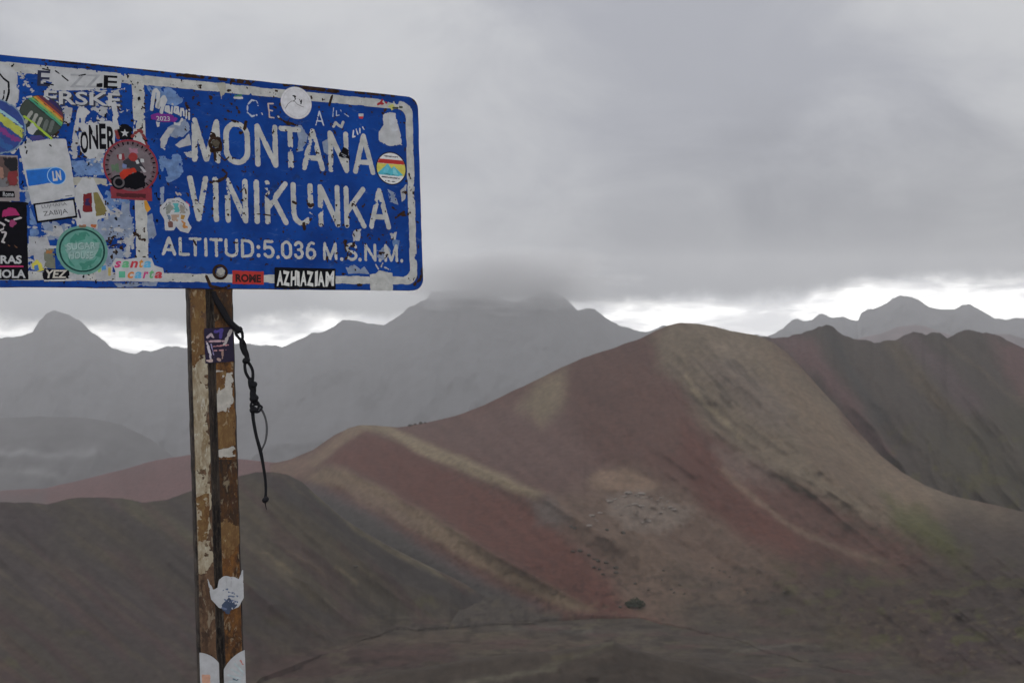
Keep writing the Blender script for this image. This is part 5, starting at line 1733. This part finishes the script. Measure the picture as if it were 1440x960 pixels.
def on_slope(px, py):
    o_ = Vector((0, 0, CAM_Z))
    d_ = Vector(((px - CX) / F, 1.0, -(py - CY) / F)).normalized()
    hit, loc, nrm, *_ = scene.ray_cast(dgr, o_ + d_ * 60, d_)
    return loc if hit else None


def rock_mesh(seed, n=2):
    import bmesh
    bm = bmesh.new()
    bmesh.ops.create_icosphere(bm, subdivisions=2, radius=1.0)
    r_ = random.Random(seed)
    for v in bm.verts:
        d_ = v.co.normalized()
        k = 0.55 + 0.9 * float(fbm(d_.x * 1.7 + seed, d_.y * 1.7 + d_.z * 1.3, 3, seed))
        v.co = Vector((d_.x * k * 1.25, d_.y * k, max(d_.z * k * 0.75, -0.3)))
    me = bpy.data.meshes.new("boulder")
    bm.to_mesh(me)
    bm.free()
    return me


M_BOULD = paint_mat("dark boulder", (0.062, 0.052, 0.042), 0.9, 0.3, 0.6, 0.3, (0.06, 0.055, 0.04), 0.2, 0.1)
M_PALER = paint_mat("pale rock", (0.205, 0.175, 0.152), 0.9, 0.3, 0.5, 0.4, (0.12, 0.10, 0.09), 0.2, 0.1)
rocks = [rock_mesh(k) for k in range(5)]
for me in rocks:
    me.materials.append(M_BOULD)
palers = []
for k in range(5):
    me = rock_mesh(20 + k)
    me.materials.append(M_PALER)
    palers.append(me)


def put_rock(px, py, wpx, meshes, name, label, cat, group=None, seed=0, tall=1.0, parent=None):
    loc = on_slope(px, py)
    if loc is None:
        return
    r_ = random.Random(seed)
    o_ = bpy.data.objects.new(name, meshes[seed % len(meshes)])
    s_ = wpx / F * loc.y / 2.3
    o_.scale = (s_, s_ * r_.uniform(.7, 1.1), s_ * r_.uniform(.7, 1.0) * tall)
    o_.rotation_euler = (0, 0, r_.uniform(0, 6.28))
    o_.location = loc + Vector((0, 0, s_ * 0.05)) - (parent.location if parent else Vector())
    link(o_, parent)
    tag(o_, label, cat, group)


cl1 = [(803, 740), (808, 742), (816, 774), (828, 780), (835, 786), (841, 788), (852, 791), (835, 797), (843, 800), (866, 798), (866, 805), (848, 807), (893, 820), (876, 749), (853, 745), (872, 853), (805, 775), (500, 796)]
for i, (x, y) in enumerate(cl1[:-1]):
    put_rock(x, y, 5.5 + (i * 7 % 4), rocks, "boulder", "small dark boulder scattered on the pinkish scree below the pale outcrop", "boulder", "dark boulders below the pale outcrop", i)
put_rock(500, 796, 9, rocks, "boulder", "lone dark boulder on the grey slope left of the pale spur", "boulder", None, 3, .6)
cl2 = [(933, 802), (931, 815), (912, 829), (948, 833), (955, 822), (962, 835), (944, 828), (1002, 798), (1012, 802), (1018, 804), (1026, 811), (1000, 822), (1010, 818), (1050, 829), (1052, 833), (1060, 844), (1103, 832), (1084, 841), (1085, 842)]
for i, (x, y) in enumerate(cl2):
    put_rock(x, y, 4.5 + (i * 5 % 5), rocks, "boulder", "small dark boulder on the lower slope right of the green shrub", "boulder", "dark boulders on the lower slope", i + 40)
ol = [(858, 704), (866, 700), (878, 698), (886, 696), (896, 697), (908, 698), (920, 700), (934, 703), (868, 712), (880, 710), (894, 708), (906, 712), (918, 714), (930, 712), (876, 722), (888, 722), (900, 726), (912, 728), (924, 724), (938, 716), (948, 712), (832, 728), (838, 722), (834, 736), (904, 738), (890, 734)]
oloc = on_slope(900, 715)
outcrop = bpy.data.objects.new("rock_outcrop", None)
outcrop.location = oloc
link(outcrop)
tag(outcrop, "pale grey crumbling rock outcrop on the red slope", "outcrop")
ro = random.Random(11)
for i in range(64):
    bx_, by_ = ol[i % len(ol)]
    put_rock(bx_ + ro.uniform(-6, 6), by_ + ro.uniform(-4, 4), ro.choice((3, 4, 4, 5, 6, 8, 12)), palers, "rock", None, None, None, i + 80, ro.uniform(.3, .7), outcrop)
for i, (x, y, w_) in enumerate([(577, 598.5, 6), (584, 597, 5), (592, 595.5, 7), (598, 594.5, 4)]):
    put_rock(x, y, w_, rocks, "boulder", "small dark rock on the skyline of the ridge", "boulder", "dark rocks on the ridge skyline", i + 120, 1.3)

# leafy scrub at the foot of the red face
M_SCRUB = paint_mat("scrub leaves", (0.045, 0.055, 0.030), 0.9, 0.5, 0.8, 0.3, (0.09, 0.09, 0.05), 0.1, 0.1)


def shrub(px, py, wpx, hpx, label, seed):
    loc = on_slope(px, py)
    if loc is None:
        return
    r_ = random.Random(seed)
    s_ = wpx / F * loc.y / 2
    h_ = hpx / F * loc.y
    root = bpy.data.objects.new("shrub", None)
    root.location = loc
    link(root)
    tag(root, label, "shrub")
    V, Fc = [], []
    for k in range(420):
        a, q_ = r_.uniform(0, 6.28), r_.random() ** .5
        c_ = Vector((math.cos(a) * q_ * s_, math.sin(a) * q_ * s_ * .7, r_.random() * h_ * (1.05 - q_ * .7)))
        e1 = Vector((r_.gauss(0, 1), r_.gauss(0, 1), r_.gauss(0, 1))).normalized() * s_ * .13
        e2 = Vector((r_.gauss(0, 1), r_.gauss(0, 1), r_.gauss(0, 1))).normalized() * s_ * .09
        n = len(V)
        V += [tuple(c_ - e1), tuple(c_ + e2), tuple(c_ + e1), tuple(c_ - e2)]
        Fc.append((n, n + 1, n + 2, n + 3))
    mesh_obj("foliage", V, Fc, [M_SCRUB], root)
    V, Fc = [], []
    for k in range(5):
        a = k * 1.3
        tube_into(V, Fc, [(0, 0, -.1 * h_), (math.cos(a) * s_ * .2, math.sin(a) * s_ * .2, h_ * .3), (math.cos(a) * s_ * .5, math.sin(a) * s_ * .4, h_ * .6)], [s_ * .05, s_ * .03, s_ * .01], 5)
    mesh_obj("stem", V, Fc, [M_BOULD], root)


shrub(893, 852, 28, 14, "dark green shrub at the foot of the red face", 5)
MIST_D = 0.0078
# ------------------------------------------------------------------ wet air
hz = bpy.data.materials.new("wet air")
hz.use_nodes = True
t = hz.node_tree
t.nodes.remove(t.nodes["Principled BSDF"])
pv = N(t, "ShaderNodeVolumePrincipled")
pv.inputs["Color"].default_value = (0.965, 0.964, 0.974, 1)
pv.inputs["Density"].default_value = 1.3e-4
pv.inputs["Anisotropy"].default_value = 0.45
t.links.new(pv.outputs[0], t.nodes["Material Output"].inputs["Volume"])
x0, x1, y0, y1, z0, z1 = -9900, 9900, -2500, 8700, GROUND_Z - 12, 640.0
V = [(x0, y0, z0), (x1, y0, z0), (x1, y1, z0), (x0, y1, z0), (x0, y0, z1), (x1, y0, z1), (x1, y1, z1), (x0, y1, z1)]
Fc = [(3, 2, 1, 0), (4, 5, 6, 7), (0, 1, 5, 4), (1, 2, 6, 5), (2, 3, 7, 6), (3, 0, 4, 7)]
tag(mesh_obj("haze", V, Fc, [hz]), "thin grey rain haze over the whole valley", "haze", kind="stuff")

# ------------------------------------------------------------------ cloud caught on the highest far peak
import bmesh
mk = bpy.data.materials.new("mist")
mk.use_nodes = True
t = mk.node_tree
t.nodes.remove(t.nodes["Principled BSDF"])
oc = N(t, "ShaderNodeTexCoord").outputs["Object"]
ln = N(t, "ShaderNodeVectorMath", operation="LENGTH", inp={0: oc}).outputs["Value"]
n1 = noise_n(t, oc, 2.6, 5.0, 0.6)
rad_ = math_n(t, "ADD", ln, math_n(t, "MULTIPLY", math_n(t, "SUBTRACT", n1, 0.5), 1.5))
dn = ramp_n(t, rad_, 0.25, 0.95, MIST_D, 0.0)
pv = N(t, "ShaderNodeVolumePrincipled")
pv.inputs["Color"].default_value = (0.985, 0.985, 0.99, 1)
pv.inputs["Anisotropy"].default_value = 0.4
t.links.new(dn, pv.inputs["Density"])
t.links.new(pv.outputs[0], t.nodes["Material Output"].inputs["Volume"])
bm = bmesh.new()
bmesh.ops.create_icosphere(bm, subdivisions=3, radius=1.0)
me = bpy.data.meshes.new("mist_bank")
bm.to_mesh(me)
bm.free()
me.materials.append(mk)
o = bpy.data.objects.new("mist_bank", me)
c_ = world_from(np.array(716.0), np.array(392.0), np.array(5850.0))
o.location = tuple(c_)
o.scale = (760, 380, 200)
link(o)
tag(o, "grey bank of cloud hiding the top of the highest far mountain", "cloud", kind="stuff")
